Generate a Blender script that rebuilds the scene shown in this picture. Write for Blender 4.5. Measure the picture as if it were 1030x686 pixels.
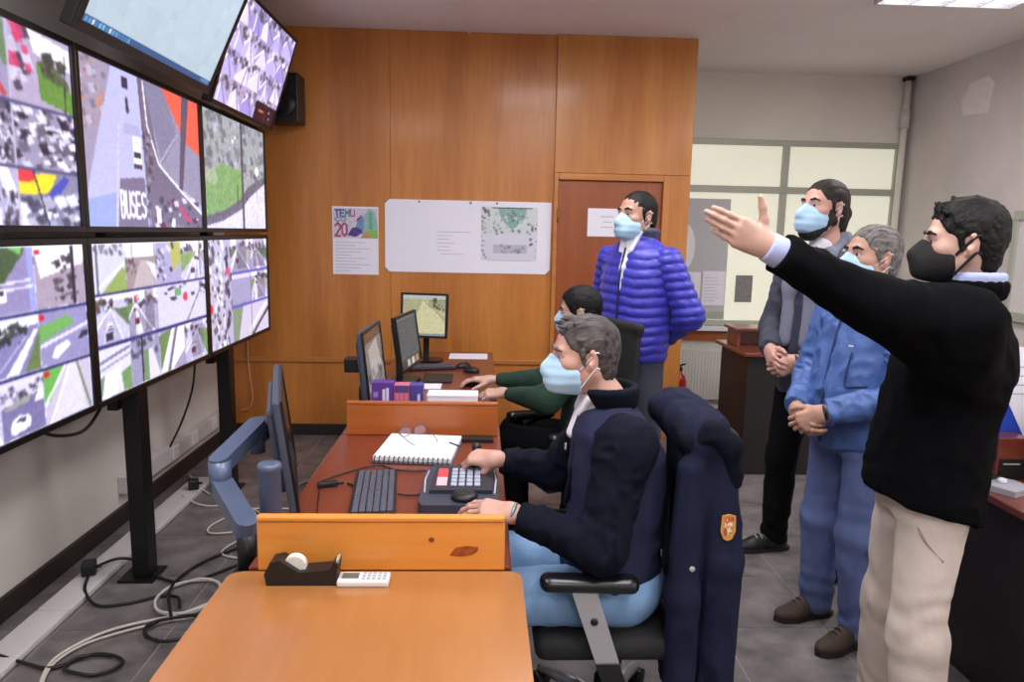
import bpy, bmesh, math, random
import numpy as np
from mathutils import Matrix, Vector
# ------------------------------------------------------------------ camera, world, light, exposure
scn = bpy.context.scene
C = scn.collection
for o in list(bpy.data.objects):
    bpy.data.objects.remove(o)
cam_d = bpy.data.cameras.new('camera'); cam = bpy.data.objects.new('camera', cam_d); C.objects.link(cam)
cam_d.sensor_fit = 'HORIZONTAL'; cam_d.sensor_width = 36.0; cam_d.lens = 712.0/1030.0*36.0
cam_d.clip_start = 0.05
CR = Matrix(((0.99891406, -0.01439113, -0.04431243), (-0.04160476, 0.15255077, -0.98741952), (0.02096998, 0.98819085, 0.15178637)))
cam.matrix_world = Matrix.Translation((0, 0, 1.62)) @ CR.to_4x4()
scn.camera = cam
w = bpy.data.worlds.new('world'); scn.world = w; w.use_nodes = True
w.node_tree.nodes['Background'].inputs[0].default_value = (0.75, 0.8, 0.9, 1)
w.node_tree.nodes['Background'].inputs[1].default_value = 0.3
scn.view_settings.view_transform = 'Standard'; scn.view_settings.look = 'None'
scn.view_settings.exposure = 0.0; scn.view_settings.gamma = 1.0; scn.view_settings.use_curve_mapping = False
LAMP_W = 34.0
# ------------------------------------------------------------------ helpers
RX0, RX1, RY0, RYW, RYB, RZ = -1.95, 3.85, -2.5, 5.5, 6.5, 3.07   # room: left, right, front, wooden wall, window wall, ceiling
rnd = random.Random(7)
WM = {}
def srgb(r, g, b):
    def f(c):
        c /= 255.0
        return c/12.92 if c <= 0.04045 else ((c+0.055)/1.055)**2.4
    return (f(r), f(g), f(b))
MATS = {}
def mat(name, col, rough=0.5, metal=0.0, var=0.0, vs=6.0, bump=0.0, bs=40.0, stretch=(1, 1, 1), spec=0.5, emit=0.0, col2=None, sheen=0.0, alpha=1.0, coat=0.0, trans=0.0, detail=4.0, bd=0.01):
    """principled material, colour (sRGB 0-255) mottled by noise and a fine noise relief"""
    if name in MATS: return MATS[name]
    m = bpy.data.materials.new(name); m.use_nodes = True; MATS[name] = m
    nt = m.node_tree; N = nt.nodes; L = nt.links; b = N['Principled BSDF']
    c = srgb(*col); b.inputs['Base Color'].default_value = (*c, 1)
    b.inputs['Roughness'].default_value = rough; b.inputs['Metallic'].default_value = metal
    b.inputs['Specular IOR Level'].default_value = spec
    b.inputs['Sheen Weight'].default_value = sheen; b.inputs['Coat Weight'].default_value = coat
    b.inputs['Alpha'].default_value = alpha; b.inputs['Transmission Weight'].default_value = trans
    m.diffuse_color = (*c, 1)
    if emit:
        b.inputs['Emission Color'].default_value = (*c, 1); b.inputs['Emission Strength'].default_value = emit
    if var or bump:
        tc = N.new('ShaderNodeTexCoord'); mp = N.new('ShaderNodeMapping'); mp.inputs['Scale'].default_value = stretch
        L.new(tc.outputs['Object'], mp.inputs[0])
    if var:
        n = N.new('ShaderNodeTexNoise'); n.inputs['Scale'].default_value = vs; n.inputs['Detail'].default_value = detail; n.inputs['Roughness'].default_value = 0.6
        L.new(mp.outputs[0], n.inputs['Vector'])
        r = N.new('ShaderNodeValToRGB'); r.color_ramp.elements[0].position = 0.3; r.color_ramp.elements[1].position = 0.7
        c2 = srgb(*col2) if col2 else tuple(x*(1-var) for x in c)
        c1 = c if col2 else tuple(min(1, x*(1+var*0.5)) for x in c)
        r.color_ramp.elements[0].color = (*c2, 1); r.color_ramp.elements[1].color = (*c1, 1)
        L.new(n.outputs['Fac'], r.inputs[0]); L.new(r.outputs[0], b.inputs['Base Color'])
    if bump:
        n2 = N.new('ShaderNodeTexNoise'); n2.inputs['Scale'].default_value = bs; n2.inputs['Detail'].default_value = 3
        L.new(mp.outputs[0], n2.inputs['Vector'])
        bp = N.new('ShaderNodeBump'); bp.inputs['Strength'].default_value = bump; bp.inputs['Distance'].default_value = bd
        L.new(n2.outputs['Fac'], bp.inputs['Height']); L.new(bp.outputs[0], b.inputs['Normal'])
    return m
def wood(name, c1, c2, rough=0.35, axis='Z', scale=1.0, knots=False, coat=0.2):
    """wood grain running along axis"""
    if name in MATS: return MATS[name]
    m = bpy.data.materials.new(name); m.use_nodes = True; MATS[name] = m
    nt = m.node_tree; N = nt.nodes; L = nt.links; b = N['Principled BSDF']
    b.inputs['Roughness'].default_value = rough; b.inputs['Coat Weight'].default_value = coat; b.inputs['Coat Roughness'].default_value = 0.15
    m.diffuse_color = (*srgb(*c1), 1)
    tc = N.new('ShaderNodeTexCoord'); mp = N.new('ShaderNodeMapping')
    s = {'X': (0.09, 1, 1), 'Y': (1, 0.09, 1), 'Z': (1, 1, 0.09)}[axis]
    mp.inputs['Scale'].default_value = tuple(k*scale for k in s); L.new(tc.outputs['Object'], mp.inputs[0])
    n1 = N.new('ShaderNodeTexNoise'); n1.inputs['Scale'].default_value = 5; n1.inputs['Detail'].default_value = 6; n1.inputs['Roughness'].default_value = 0.6; n1.inputs['Distortion'].default_value = 0.6
    n2 = N.new('ShaderNodeTexNoise'); n2.inputs['Scale'].default_value = 45; n2.inputs['Detail'].default_value = 4
    L.new(mp.outputs[0], n1.inputs['Vector']); L.new(mp.outputs[0], n2.inputs['Vector'])
    mx = N.new('ShaderNodeMath'); mx.operation = 'MULTIPLY_ADD'; mx.inputs[1].default_value = 0.35; L.new(n2.outputs['Fac'], mx.inputs[0]); L.new(n1.outputs['Fac'], mx.inputs[2])
    r = N.new('ShaderNodeValToRGB'); r.color_ramp.elements[0].position = 0.42; r.color_ramp.elements[1].position = 0.92
    r.color_ramp.elements[0].color = (*srgb(*c2), 1); r.color_ramp.elements[1].color = (*srgb(*c1), 1)
    L.new(mx.outputs[0], r.inputs[0]); L.new(r.outputs[0], b.inputs['Base Color'])
    return m
def attr_mat(name, emit=0.0, rough=0.4):
    """colours of a flat print or a screen picture, from the mesh's own colour layer"""
    if name in MATS: return MATS[name]
    m = bpy.data.materials.new(name); m.use_nodes = True; MATS[name] = m
    N = m.node_tree.nodes; L = m.node_tree.links; b = N['Principled BSDF']
    a = N.new('ShaderNodeAttribute'); a.attribute_name = 'pic'
    b.inputs['Roughness'].default_value = rough
    if emit:
        b.inputs['Base Color'].default_value = (0.01, 0.01, 0.012, 1)
        L.new(a.outputs['Color'], b.inputs['Emission Color']); b.inputs['Emission Strength'].default_value = emit
    else:
        L.new(a.outputs['Color'], b.inputs['Base Color'])
    return m
def tag(o, label=None, cat=None, group=None, kind=None):
    if label: o['label'] = label
    if cat: o['category'] = cat
    if group: o['group'] = group
    if kind: o['kind'] = kind
    return o
def empty(name, loc, rz=0.0, label=None, cat=None, group=None):
    o = bpy.data.objects.new(name, None); C.objects.link(o); o.empty_display_size = 0.1
    o.location = loc; o.rotation_euler = (0, 0, rz)
    WM[o.name] = Matrix.Translation(loc) @ Matrix.Rotation(rz, 4, 'Z')
    return tag(o, label, cat, group)
def mesh_ob(name, V, F, m, parent=None, smooth=False, local=False, mats=None, fm=None):
    """link one mesh object; V in world coordinates (or in the parent's when local)"""
    V = np.asarray(V, float)
    if parent is not None:
        M = WM[parent.name]
        if not local:
            Mi = np.array(M.inverted()); V = V @ Mi[:3, :3].T + Mi[:3, 3]
        T = None
    else:
        mn, mx = V.min(0), V.max(0); c = np.array([(mn[0]+mx[0])/2, (mn[1]+mx[1])/2, mn[2]])
        V = V - c; M = Matrix.Translation(c); T = c
    me = bpy.data.meshes.new(name)
    if isinstance(F, np.ndarray):
        n = len(F); k = F.shape[1]
        me.vertices.add(len(V)); me.vertices.foreach_set('co', V.ravel())
        me.loops.add(n*k); me.loops.foreach_set('vertex_index', F.ravel().astype(np.int32))
        me.polygons.add(n); me.polygons.foreach_set('loop_start', np.arange(0, n*k, k, dtype=np.int32)); me.polygons.foreach_set('loop_total', np.full(n, k, np.int32))
        me.update(calc_edges=True)
    else:
        me.from_pydata([tuple(v) for v in V], [], F)
    for mm in (mats or [m]): me.materials.append(mm)
    if fm is not None: me.polygons.foreach_set('material_index', np.asarray(fm, np.int32))
    if smooth: me.polygons.foreach_set('use_smooth', np.ones(len(me.polygons), bool))
    me.update()
    o = bpy.data.objects.new(name, me); C.objects.link(o)
    if parent is not None: o.parent = parent
    else: o.location = T
    WM[o.name] = M.copy()
    return o
class MB:
    """collects boxes, tubes, lathes ... ; build() links them as ONE mesh object"""
    def __init__(s): s.V = []; s.F = []; s.sm = False
    def add(s, V, F):
        n = len(s.V); s.V += [tuple(v) for v in V]; s.F += [tuple(i+n for i in f) for f in F]; return s
    def box(s, lo, hi, bev=0.0, M=None, seg=2):
        bm = bmesh.new(); bmesh.ops.create_cube(bm, size=1)
        lo = Vector(lo); hi = Vector(hi)
        for v in bm.verts: v.co = Vector([(lo[i]+hi[i])/2 + v.co[i]*(hi[i]-lo[i]) for i in range(3)])
        if bev: bmesh.ops.bevel(bm, geom=list(bm.edges), offset=bev, segments=seg, affect='EDGES', profile=0.5)
        if M is not None: bm.transform(M)
        bm.verts.index_update(); s.add([v.co[:] for v in bm.verts], [[v.index for v in f.verts] for f in bm.faces]); bm.free(); return s
    def cyl(s, a, b, r0, r1=None, n=16):
        return s.tube([a, b], [r0, r0 if r1 is None else r1], n)
    def tube(s, P, r, n=8, cap=True):
        P = [Vector(p) for p in P]; m = len(P); rr = r if isinstance(r, (list, tuple)) else [r]*m
        t0 = (P[1]-P[0]).normalized(); up = Vector((0, 0, 1)) if abs(t0.z) < 0.9 else Vector((1, 0, 0))
        x = t0.cross(up).normalized(); V = []; F = []
        for i, p in enumerate(P):
            t = (P[min(i+1, m-1)]-P[max(i-1, 0)]).normalized()
            x = (x - t*x.dot(t)).normalized(); y = t.cross(x)
            for k in range(n):
                a = 2*math.pi*k/n; V.append(p + (x*math.cos(a)+y*math.sin(a))*rr[i])
        for i in range(m-1):
            for k in range(n): F.append((i*n+k, i*n+(k+1) % n, (i+1)*n+(k+1) % n, (i+1)*n+k))
        if cap: F.append(tuple(range(n-1, -1, -1))); F.append(tuple((m-1)*n+k for k in range(n)))
        return s.add(V, F)
    def lathe(s, prof, n=20, M=None):
        V = []; F = []
        for r, z in prof:
            for k in range(n): a = 2*math.pi*k/n; V.append(Vector((r*math.cos(a), r*math.sin(a), z)))
        for i in range(len(prof)-1):
            for k in range(n): F.append((i*n+k, i*n+(k+1) % n, (i+1)*n+(k+1) % n, (i+1)*n+k))
        F.append(tuple(range(n-1, -1, -1))); F.append(tuple((len(prof)-1)*n+k for k in range(n)))
        if M is not None: V = [M @ v for v in V]
        return s.add(V, F)
    def prism(s, poly, t, M=None):
        """2D outline (counter-clockwise in local x,y) with thickness t along local z"""
        n = len(poly); V = [Vector((x, y, 0)) for x, y in poly]+[Vector((x, y, t)) for x, y in poly]
        F = [tuple(range(n-1, -1, -1)), tuple(range(n, 2*n))]+[(i, (i+1) % n, n+(i+1) % n, n+i) for i in range(n)]
        if M is not None: V = [M @ v for v in V]
        return s.add(V, F)
    def ball(s, c, r, n=12, M=None):
        bm = bmesh.new(); bmesh.ops.create_uvsphere(bm, u_segments=n, v_segments=max(6, n//2), radius=1)
        r = r if isinstance(r, (list, tuple)) else (r, r, r)
        for v in bm.verts:
            v.co = Vector((v.co.x*r[0], v.co.y*r[1], v.co.z*r[2]))
            if M is not None: v.co = M @ v.co
            v.co += Vector(c)
        bm.verts.index_update(); s.add([v.co[:] for v in bm.verts], [[v.index for v in f.verts] for f in bm.faces]); bm.free(); return s
    def build(s, name, m, parent=None, smooth=False, local=False):
        o = mesh_ob(name, s.V, s.F, m, parent, smooth, local)
        return o
def bx(name, lo, hi, m, parent=None, bev=0.003, M=None, local=False):
    return MB().box(lo, hi, bev, M).build(name, m, parent, local=local)
def frame(o, x, y, z):
    """matrix with origin o and the given axes"""
    return Matrix(((x[0], y[0], z[0], o[0]), (x[1], y[1], z[1], o[1]), (x[2], y[2], z[2], o[2]), (0, 0, 0, 1)))
def spline(P, n=8, closed=False):
    """Catmull-Rom through the points"""
    P = [Vector(p) for p in P]; out = []
    for i in range(len(P)-1):
        a = P[max(i-1, 0)]; b = P[i]; c = P[i+1]; d = P[min(i+2, len(P)-1)]
        for k in range(n):
            t = k/n; out.append(0.5*((2*b)+(c-a)*t+(2*a-5*b+4*c-d)*t*t+(3*b-a-3*c+d)*t**3))
    return out+[P[-1]]
def struct(o): o['kind'] = 'structure'; return o
def copy_tree(o, parent=None):
    c = o.copy(); C.objects.link(c); c.parent = parent
    WM[c.name] = WM[o.name].copy()
    for ch in list(o.children): copy_tree(ch, c)
    return c
# ------------------------------------------------------------------ the room
m_plaster = mat('plaster', (214, 208, 202), 0.85, var=0.10, vs=1.6, bump=0.12, bs=60)
m_plaster_d = mat('grey_plaster', (214, 205, 201), 0.85, var=0.12, vs=1.3, bump=0.12, bs=60)
m_ceil = mat('ceiling_paint', (240, 233, 230), 0.9, var=0.06, vs=0.8)
m_tile = mat('floor_tile', (134, 127, 126), 0.36, var=0.3, vs=7.0, bump=0.06, bs=30, col2=(84, 79, 80), detail=7)
m_grout = mat('grout', (176, 170, 166), 0.8)
m_ply = wood('plywood', (212, 138, 64), (174, 102, 40), 0.4, 'Z', 1.0)
m_ply2 = wood('plywood_light', (212, 144, 72), (180, 108, 44), 0.4, 'Z', 0.9)
m_door = wood('door_veneer', (168, 92, 46), (140, 70, 32), 0.4, 'Z', 1.2)
m_trimw = wood('trim_wood', (206, 138, 70), (172, 102, 44), 0.4, 'X', 1.5)
m_dark = mat('dark_baseboard', (42, 34, 32), 0.5, var=0.2)
m_alu = mat('aluminium_frame', (178, 180, 166), 0.45, 0.2)
m_black = mat('black_metal', (18, 18, 20), 0.4, 0.3)
m_blackp = mat('black_plastic', (22, 22, 25), 0.45)
m_white = mat('white_plastic', (226, 226, 228), 0.4)
m_paper = mat('white_paper', (242, 240, 250), 0.7)

floor = struct(bx('floor', (RX0-0.1, RY0-0.1, -0.12), (RX1+0.1, RYB+0.1, -0.003), m_grout, None, 0))
TS = 0.45; tx0 = 1.465-8*TS; ty0 = 3.16-13*TS
tile_me = None
for i in range(-1, 15):
    for j in range(-1, 22):
        x0, x1, y0, y1 = tx0+i*TS+0.002, tx0+(i+1)*TS-0.002, ty0+j*TS+0.002, ty0+(j+1)*TS-0.002
        cx0, cx1, cy0, cy1 = max(x0, RX0), min(x1, RX1), max(y0, RY0), min(y1, RYB)
        if cx1-cx0 < 0.02 or cy1-cy0 < 0.02: continue
        if cx1-cx0 > TS-0.01 and cy1-cy0 > TS-0.01:
            if tile_me is None:
                o = bx('tile', (x0, y0, -0.012), (x1, y1, 0), m_tile, floor, 0.0015); tile_me = (o, x0, y0)
            else:
                o = tile_me[0].copy(); C.objects.link(o); o.location = tile_me[0].location + Vector((x0-tile_me[1], y0-tile_me[2], 0))
        else:
            bx('tile', (cx0, cy0, -0.012), (cx1, cy1, 0), m_tile, floor, 0.0015)
ceiling = struct(bx('ceiling', (RX0-0.1, RY0-0.1, RZ), (RX1+0.1, RYB+0.1, RZ+0.1), m_ceil, None, 0))
bx('conduit', (-0.125, 0.0, RZ-0.012), (-0.108, RYW, RZ), m_ceil, ceiling, 0.002)
struct(bx('wall_left', (RX0-0.1, RY0, 0), (RX0, RYB, RZ), m_plaster, None, 0))
struct(bx('wall_front', (RX0, RY0-0.1, 0), (RX1, RY0, RZ), m_plaster, None, 0))
bl = struct(bx('baseboard_left', (RX0, RY0, 0), (RX0+0.022, RYW, 0.1), m_dark, None, 0.004))
# wooden wall: left field with wainscot, right field around the door
wb = struct(bx('wall_back', (RX0, RYW+0.02, 0), (1.58, RYW+0.1, RZ), m_ply, None, 0))
bx('panel', (RX0+0.001, RYW, 0.62), (-0.70, RYW+0.025, RZ-0.001), m_ply, wb, 0.0015)
bx('panel', (-0.698, RYW, 0.62), (0.54, RYW+0.025, RZ-0.001), m_ply, wb, 0.0015)
bx('panel', (RX0+0.001, RYW, 0.02), (-0.70, RYW+0.025, 0.59), m_ply, wb, 0.0015)
bx('panel', (-0.698, RYW, 0.02), (0.54, RYW+0.025, 0.59), m_ply, wb, 0.0015)
bx('panel', (0.54, RYW-0.03, 2.075), (1.585, RYW+0.025, RZ-0.001), m_ply2, wb, 0.002)
bx('panel', (1.43, RYW-0.03, 0), (1.585, RYW+0.025, 2.073), m_ply2, wb, 0.002)
tr = struct(bx('trim_1', (RX0, RYW-0.016, 0.588), (0.54, RYW+0.01, 0.622), m_trimw, None, 0.004))
struct(bx('baseboard_back', (RX0, RYW-0.014, 0), (0.54, RYW+0.005, 0.09), m_dark, None, 0.003))
# door with its frame
d1 = struct(empty('door_1', (0.98, RYW, 0)))
bx('door_leaf', (0.575, RYW-0.012, 0.006), (1.375, RYW+0.022, 2.02), m_door, d1, 0.003)
bx('door_jamb', (0.54, RYW-0.042, 0), (0.573, RYW+0.02, 2.072), m_trimw, d1, 0.004)
bx('door_jamb', (1.377, RYW-0.042, 0), (1.43, RYW+0.02, 2.072), m_ply2, d1, 0.004)
bx('door_head', (0.574, RYW-0.042, 2.023), (1.376, RYW+0.02, 2.072), m_trimw, d1, 0.004)
m_brass = mat('brass', (176, 132, 58), 0.35, 0.8)
for z in (1.75, 0.3): MB().cyl((0.574, RYW-0.045, z-0.05), (0.574, RYW-0.045, z+0.05), 0.008, n=10).build('hinge', m_brass, d1, True)
kn = MB().lathe([(0.012, 0), (0.012, 0.03), (0.027, 0.04), (0.03, 0.055), (0.018, 0.07)], 16, frame((1.31, RYW-0.012, 1.0), (1, 0, 0), (0, 0, 1), (0, -1, 0))).build('door_knob', m_brass, d1, True)
# window wall and return wall behind the wooden one
struct(bx('wall_return', (1.48, RYW+0.1, 0), (1.58, RYB, RZ), m_plaster_d, None, 0))
m_wback = mat('window_wall_paint', (234, 229, 218), 0.85, var=0.06, vs=1.5)
WX0, WX1, WZ0, WZ1 = 1.62, 3.80, 0.80, 2.49
ww = MB().box((1.58, RYB, 0), (RX1, RYB+0.1, WZ0)).box((1.58, RYB, WZ1), (RX1, RYB+0.1, RZ)).box((1.58, RYB, WZ0), (WX0, RYB+0.1, WZ1)).box((WX1, RYB, WZ0), (RX1, RYB+0.1, WZ1)).build('wall_window', m_wback)
struct(ww)
win = struct(empty('window_1', ((WX0+WX1)/2, RYB, WZ0)))
TZ = 2.05; MX = 2.74; fw = 0.05
def bar(lo, hi, n='window_frame'): return bx(n, lo, hi, m_alu, win, 0.004)
bar((WX0, RYB-0.03, WZ0), (WX0+fw, RYB+0.05, WZ1)); bar((WX1-fw, RYB-0.03, WZ0), (WX1, RYB+0.05, WZ1))
bar((WX0+fw, RYB-0.03, WZ1-fw), (WX1-fw, RYB+0.05, WZ1)); bar((WX0+fw, RYB-0.03, WZ0), (WX1-fw, RYB+0.05, WZ0+fw))
bar((WX0+fw, RYB-0.035, TZ-0.03), (WX1-fw, RYB+0.05, TZ+0.03), 'transom'); bar((MX-0.03, RYB-0.035, WZ0+fw), (MX+0.03, RYB+0.05, TZ-0.03), 'mullion'); bar((MX-0.03, RYB-0.035, TZ+0.03), (MX+0.03, RYB+0.05, WZ1-fw), 'mullion')
m_pane = mat('frosted_pane', (226, 225, 206), 0.3, emit=0.56, var=0.12, vs=0.9, col2=(206, 205, 184))
for (a, b, c, d) in ((WX0+fw, MX-0.03, WZ0+fw, TZ-0.03), (MX+0.03, WX1-fw, WZ0+fw, TZ-0.03), (WX0+fw, MX-0.03, TZ+0.03, WZ1-fw), (MX+0.03, WX1-fw, TZ+0.03, WZ1-fw)):
    bx('pane', (a, RYB+0.0, c), (b, RYB+0.012, d), m_pane, win, 0)
bx('window_sill', (1.585, RYB-0.1, 0.755), (RX1-0.002, RYB+0.0, 0.798), m_white, win, 0.004)
bx('sill_board', (1.585, RYB-0.05, 0.66), (RX1-0.002, RYB-0.0, 0.752), m_door, win, 0.004)
# right wall with its window strip
struct(bx('wall_right', (RX1, RY0, 0), (RX1+0.1, RYB, RZ), m_plaster_d, None, 0))
w2 = struct(empty('window_2', (RX1, 4.2, 1.05)))
m_pane2 = mat('pale_pane', (204, 198, 198), 0.3, emit=0.10)
bx('window_frame', (RX1-0.03, 3.0, 1.78), (RX1, 5.02, 1.85), m_alu, w2, 0.004); bx('window_frame', (RX1-0.03, 3.0, 1.06), (RX1, 5.02, 1.13), m_alu, w2, 0.004)
bx('window_frame', (RX1-0.03, 4.97, 1.13), (RX1, 5.02, 1.78), m_alu, w2, 0.004); bx('window_frame', (RX1-0.03, 3.0, 1.13), (RX1, 3.05, 1.78), m_alu, w2, 0.004)
bx('pane', (RX1-0.012, 3.05, 1.13), (RX1-0.004, 4.97, 1.78), m_pane2, w2, 0)
# plaster patch on right wall
m_patch = mat('filler_patch', (236, 228, 224), 0.9, var=0.08, vs=18)
tag(MB().prism([(0, 0), (0.30, -0.02), (0.33, 0.2), (0.26, 0.26), (0.05, 0.24), (-0.03, 0.12)], 0.004, frame((RX1, 5.75, 2.62), (0, -1, 0), (0, 0, 1), (-1, 0, 0))).build('wall_patch', m_patch), 'pale patch of filler on the grey right wall', 'patch')
# radiator and pipe
m_rad = mat('radiator_enamel', (214, 210, 202), 0.4)
rd = empty('radiator', (2.2, RYB-0.06, 0.1), 0, 'cream ribbed panel radiator under the window', 'radiator')
bx('radiator_panel', (1.62, RYB-0.075, 0.1), (2.55, RYB-0.03, 0.6), m_rad, rd, 0.006)
mb = MB()
for k in range(30): mb.box((1.645+k*0.03, RYB-0.082, 0.13), (1.657+k*0.03, RYB-0.073, 0.57), 0.002, seg=1)
tag(mb.build('ribs', m_rad, rd), kind='stuff')
bx('top_grille', (1.62, RYB-0.08, 0.6), (2.55, RYB-0.022, 0.615), m_rad, rd, 0.002)
for x in (1.8, 2.35): bx('bracket', (x, RYB-0.06, 0.0), (x+0.03, RYB-0.03, 0.1), m_rad, rd, 0.002)
pp = empty('wall_pipe', (3.79, RYB-0.04, 0), 0, 'pale vertical pipe in the corner beside the window', 'pipe')
MB().cyl((3.79, RYB-0.045, 0), (3.79, RYB-0.045, RZ), 0.028, n=14).build('pipe', m_wback, pp, True)
MB().cyl((3.79, RYB-0.045, 2.62), (3.79, RYB-0.045, 2.78), 0.042, n=14).build('coupling', m_plaster_d, pp, True)
MB().box((3.755, RYB-0.085, RZ-0.04), (3.825, RYB-0.002, RZ-0.005), 0.004).build('clamp', m_dark, pp)
# ceiling lights: louvred fluorescent fittings
m_louvre = mat('white_louvre', (236, 236, 240), 0.4)
m_tube = mat('lit_tube', (255, 255, 255), 0.3, emit=6.0)
lights = []
def ceiling_light(x, y, label):
    t = empty('ceiling_light', (x, y, RZ-0.09), 0, label, 'ceiling light', 'louvred ceiling lights')
    h = 0.09; W = 0.41; D = 0.62
    mb = MB(); mb.box((x-W, y-D, RZ-h), (x-W+0.012, y+D, RZ)); mb.box((x+W-0.012, y-D, RZ-h), (x+W, y+D, RZ)); mb.box((x-W, y-D, RZ-h), (x+W, y-D+0.012, RZ)); mb.box((x-W, y+D-0.012, RZ-h), (x+W, y+D, RZ)); mb.box((x-W, y-D, RZ-0.006), (x+W, y+D, RZ))
    mb.build('housing', m_louvre, t)
    for k in range(4): MB().cyl((x-0.29+k*0.193, y-D+0.03, RZ-0.045), (x-0.29+k*0.193, y+D-0.03, RZ-0.045), 0.013, n=10).build('tube', m_tube, t, True)
    for k in range(1, 4): bx('louvre_rail', (x-W+k*W/2-0.004, y-D+0.012, RZ-h), (x-W+k*W/2+0.004, y+D-0.012, RZ-0.062), m_louvre, t, 0)
    for k in range(1, 14): bx('louvre_blade', (x-W+0.012, y-D+k*2*D/14-0.002, RZ-h), (x+W-0.012, y-D+k*2*D/14+0.002, RZ-0.062), m_louvre, t, 0)
    ld = bpy.data.lights.new('lamp_glow', 'AREA'); ld.shape = 'RECTANGLE'; ld.size = 2*W-0.05; ld.size_y = 2*D-0.05; ld.energy = LAMP_W; ld.color = (1.0, 0.975, 0.985)
    lo = bpy.data.objects.new('lamp_glow', ld); C.objects.link(lo); lo.parent = t; lo.location = (0, 0, -0.004)
ceiling_light(2.68, 3.68, 'louvred fluorescent ceiling light over the bearded man')
ceiling_light(0.55, 3.45, 'louvred fluorescent ceiling light over the far desk')
ceiling_light(2.92, 1.2, 'louvred fluorescent ceiling light over the right hand desk')
ceiling_light(0.75, 1.2, 'louvred fluorescent ceiling light over the near table')
ceiling_light(-0.9, 1.2, 'louvred fluorescent ceiling light near the video wall')
ceiling_light(2.74, -1.3, 'unseen louvred ceiling light in the front right corner, added to brighten the room')  # unseen fitting, added to brighten the room
ceiling_light(0.55, -1.3, 'unseen louvred ceiling light behind the camera, added for more light')  # another unseen fitting, put in for more light overall
# ------------------------------------------------------------------ pictures for screens and prints
class Pic:
    """small raster, painted with polygons and lines in unit coordinates (u right, v down)"""
    def __init__(s, w, h, bg=(128, 128, 128)):
        s.w, s.h = w, h; s.a = np.zeros((h, w, 3)); s.a[:] = bg
        s.U, s.Vv = np.meshgrid((np.arange(w)+0.5)/w, (np.arange(h)+0.5)/h); s.win = (0, 0, 1, 1)
    def _t(s, p): x0, y0, x1, y1 = s.win; return [(x0+u*(x1-x0), y0+v*(y1-y0)) for u, v in p]
    def _clip(s): x0, y0, x1, y1 = s.win; return (s.U >= x0) & (s.U < x1) & (s.Vv >= y0) & (s.Vv < y1)
    def poly(s, p, c, al=1.0):
        p = s._t(p); ins = np.zeros(s.U.shape, bool); n = len(p)
        for i in range(n):
            (xa, ya), (xb, yb) = p[i], p[(i+1) % n]
            if ya == yb: continue
            ins ^= ((ya > s.Vv) != (yb > s.Vv)) & (s.U < (xb-xa)*(s.Vv-ya)/(yb-ya)+xa)
        ins &= s._clip(); s.a[ins] = s.a[ins]*(1-al)+np.array(c)*al
    def line(s, p, c, wd=0.01, al=1.0):
        q = s._t(p); asp = s.w/s.h; m = np.zeros(s.U.shape, bool)
        for (xa, ya), (xb, yb) in zip(q[:-1], q[1:]):
            dx, dy = (xb-xa)*asp, yb-ya; L2 = dx*dx+dy*dy+1e-12
            t = np.clip(((s.U-xa)*asp*dx+(s.Vv-ya)*dy)/L2, 0, 1)
            m |= ((s.U-xa)*asp-t*dx)**2+((s.Vv-ya)-t*dy)**2 < wd*wd
        m &= s._clip(); s.a[m] = s.a[m]*(1-al)+np.array(c)*al
    def rect(s, u0, v0, u1, v1, c, al=1.0): s.poly([(u0, v0), (u1, v0), (u1, v1), (u0, v1)], c, al)
    def disc(s, u, v, r, c, al=1.0, ry=None):
        s.poly([(u+r*math.cos(k*0.524), v+(ry or r)*math.sin(k*0.524)) for k in range(12)], c, al)
    def speckle(s, u0, v0, u1, v1, n, cols, r=0.02, seed=0, asp=1.0):
        g = random.Random(seed)
        for _ in range(n):
            u = g.uniform(u0, u1); v = g.uniform(v0, v1); q = r*g.uniform(0.4, 1.2); s.poly([(u-q, v-q*asp*0.6), (u+q*0.4, v-q*asp), (u+q, v+q*asp*0.5), (u-q*0.3, v+q*asp)], g.choice(cols), 0.85)
    def noise(s, amp, cell=3, seed=0):
        g = np.random.default_rng(seed); n = g.normal(0, 1, (s.h//cell+2, s.w//cell+2)); n = np.kron(n, np.ones((cell, cell)))[:s.h, :s.w]; n += 0.6*g.normal(0, 1, (s.h, s.w)); m = s._clip()
        s.a[m] += (n[m]*amp)[:, None]
    def text(s, t, u, v, w, h, c, wd=0.01):
        G = {'B': [[(0, 0), (0, 1), (.7, 1), (1, .75), (.7, .5), (0, .5)], [(0, 0), (.7, 0), (.9, .25), (.7, .5)]], 'U': [[(0, 0), (0, .8), (.25, 1), (.75, 1), (1, .8), (1, 0)]],
             'S': [[(1, .1), (.6, 0), (.1, .1), (.1, .4), (.9, .6), (.9, .9), (.4, 1), (0, .9)]], 'E': [[(1, 0), (0, 0), (0, 1), (1, 1)], [(0, .5), (.8, .5)]], 'T': [[(0, 0), (1, 0)], [(.5, 0), (.5, 1)]],
             'M': [[(0, 1), (0, 0), (.5, .6), (1, 0), (1, 1)]], 'C': [[(1, .1), (.6, 0), (0, .3), (0, .7), (.6, 1), (1, .9)]], 'O': [[(0, .2), (.5, 0), (1, .2), (1, .8), (.5, 1), (0, .8), (0, .2)]], '2': [[(0, .2), (.5, 0), (1, .2), (1, .4), (0, 1), (1, 1)]], '0': [[(0, .2), (.5, 0), (1, .2), (1, .8), (.5, 1), (0, .8), (0, .2)]]}
        n = len(t); cw = w/n
        for i, ch in enumerate(t):
            cc = c[i % len(c)] if isinstance(c, list) else c
            for st in G.get(ch, []): s.line([(u+i*cw+x*cw*0.72, v+y*h) for x, y in st], cc, wd)
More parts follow.
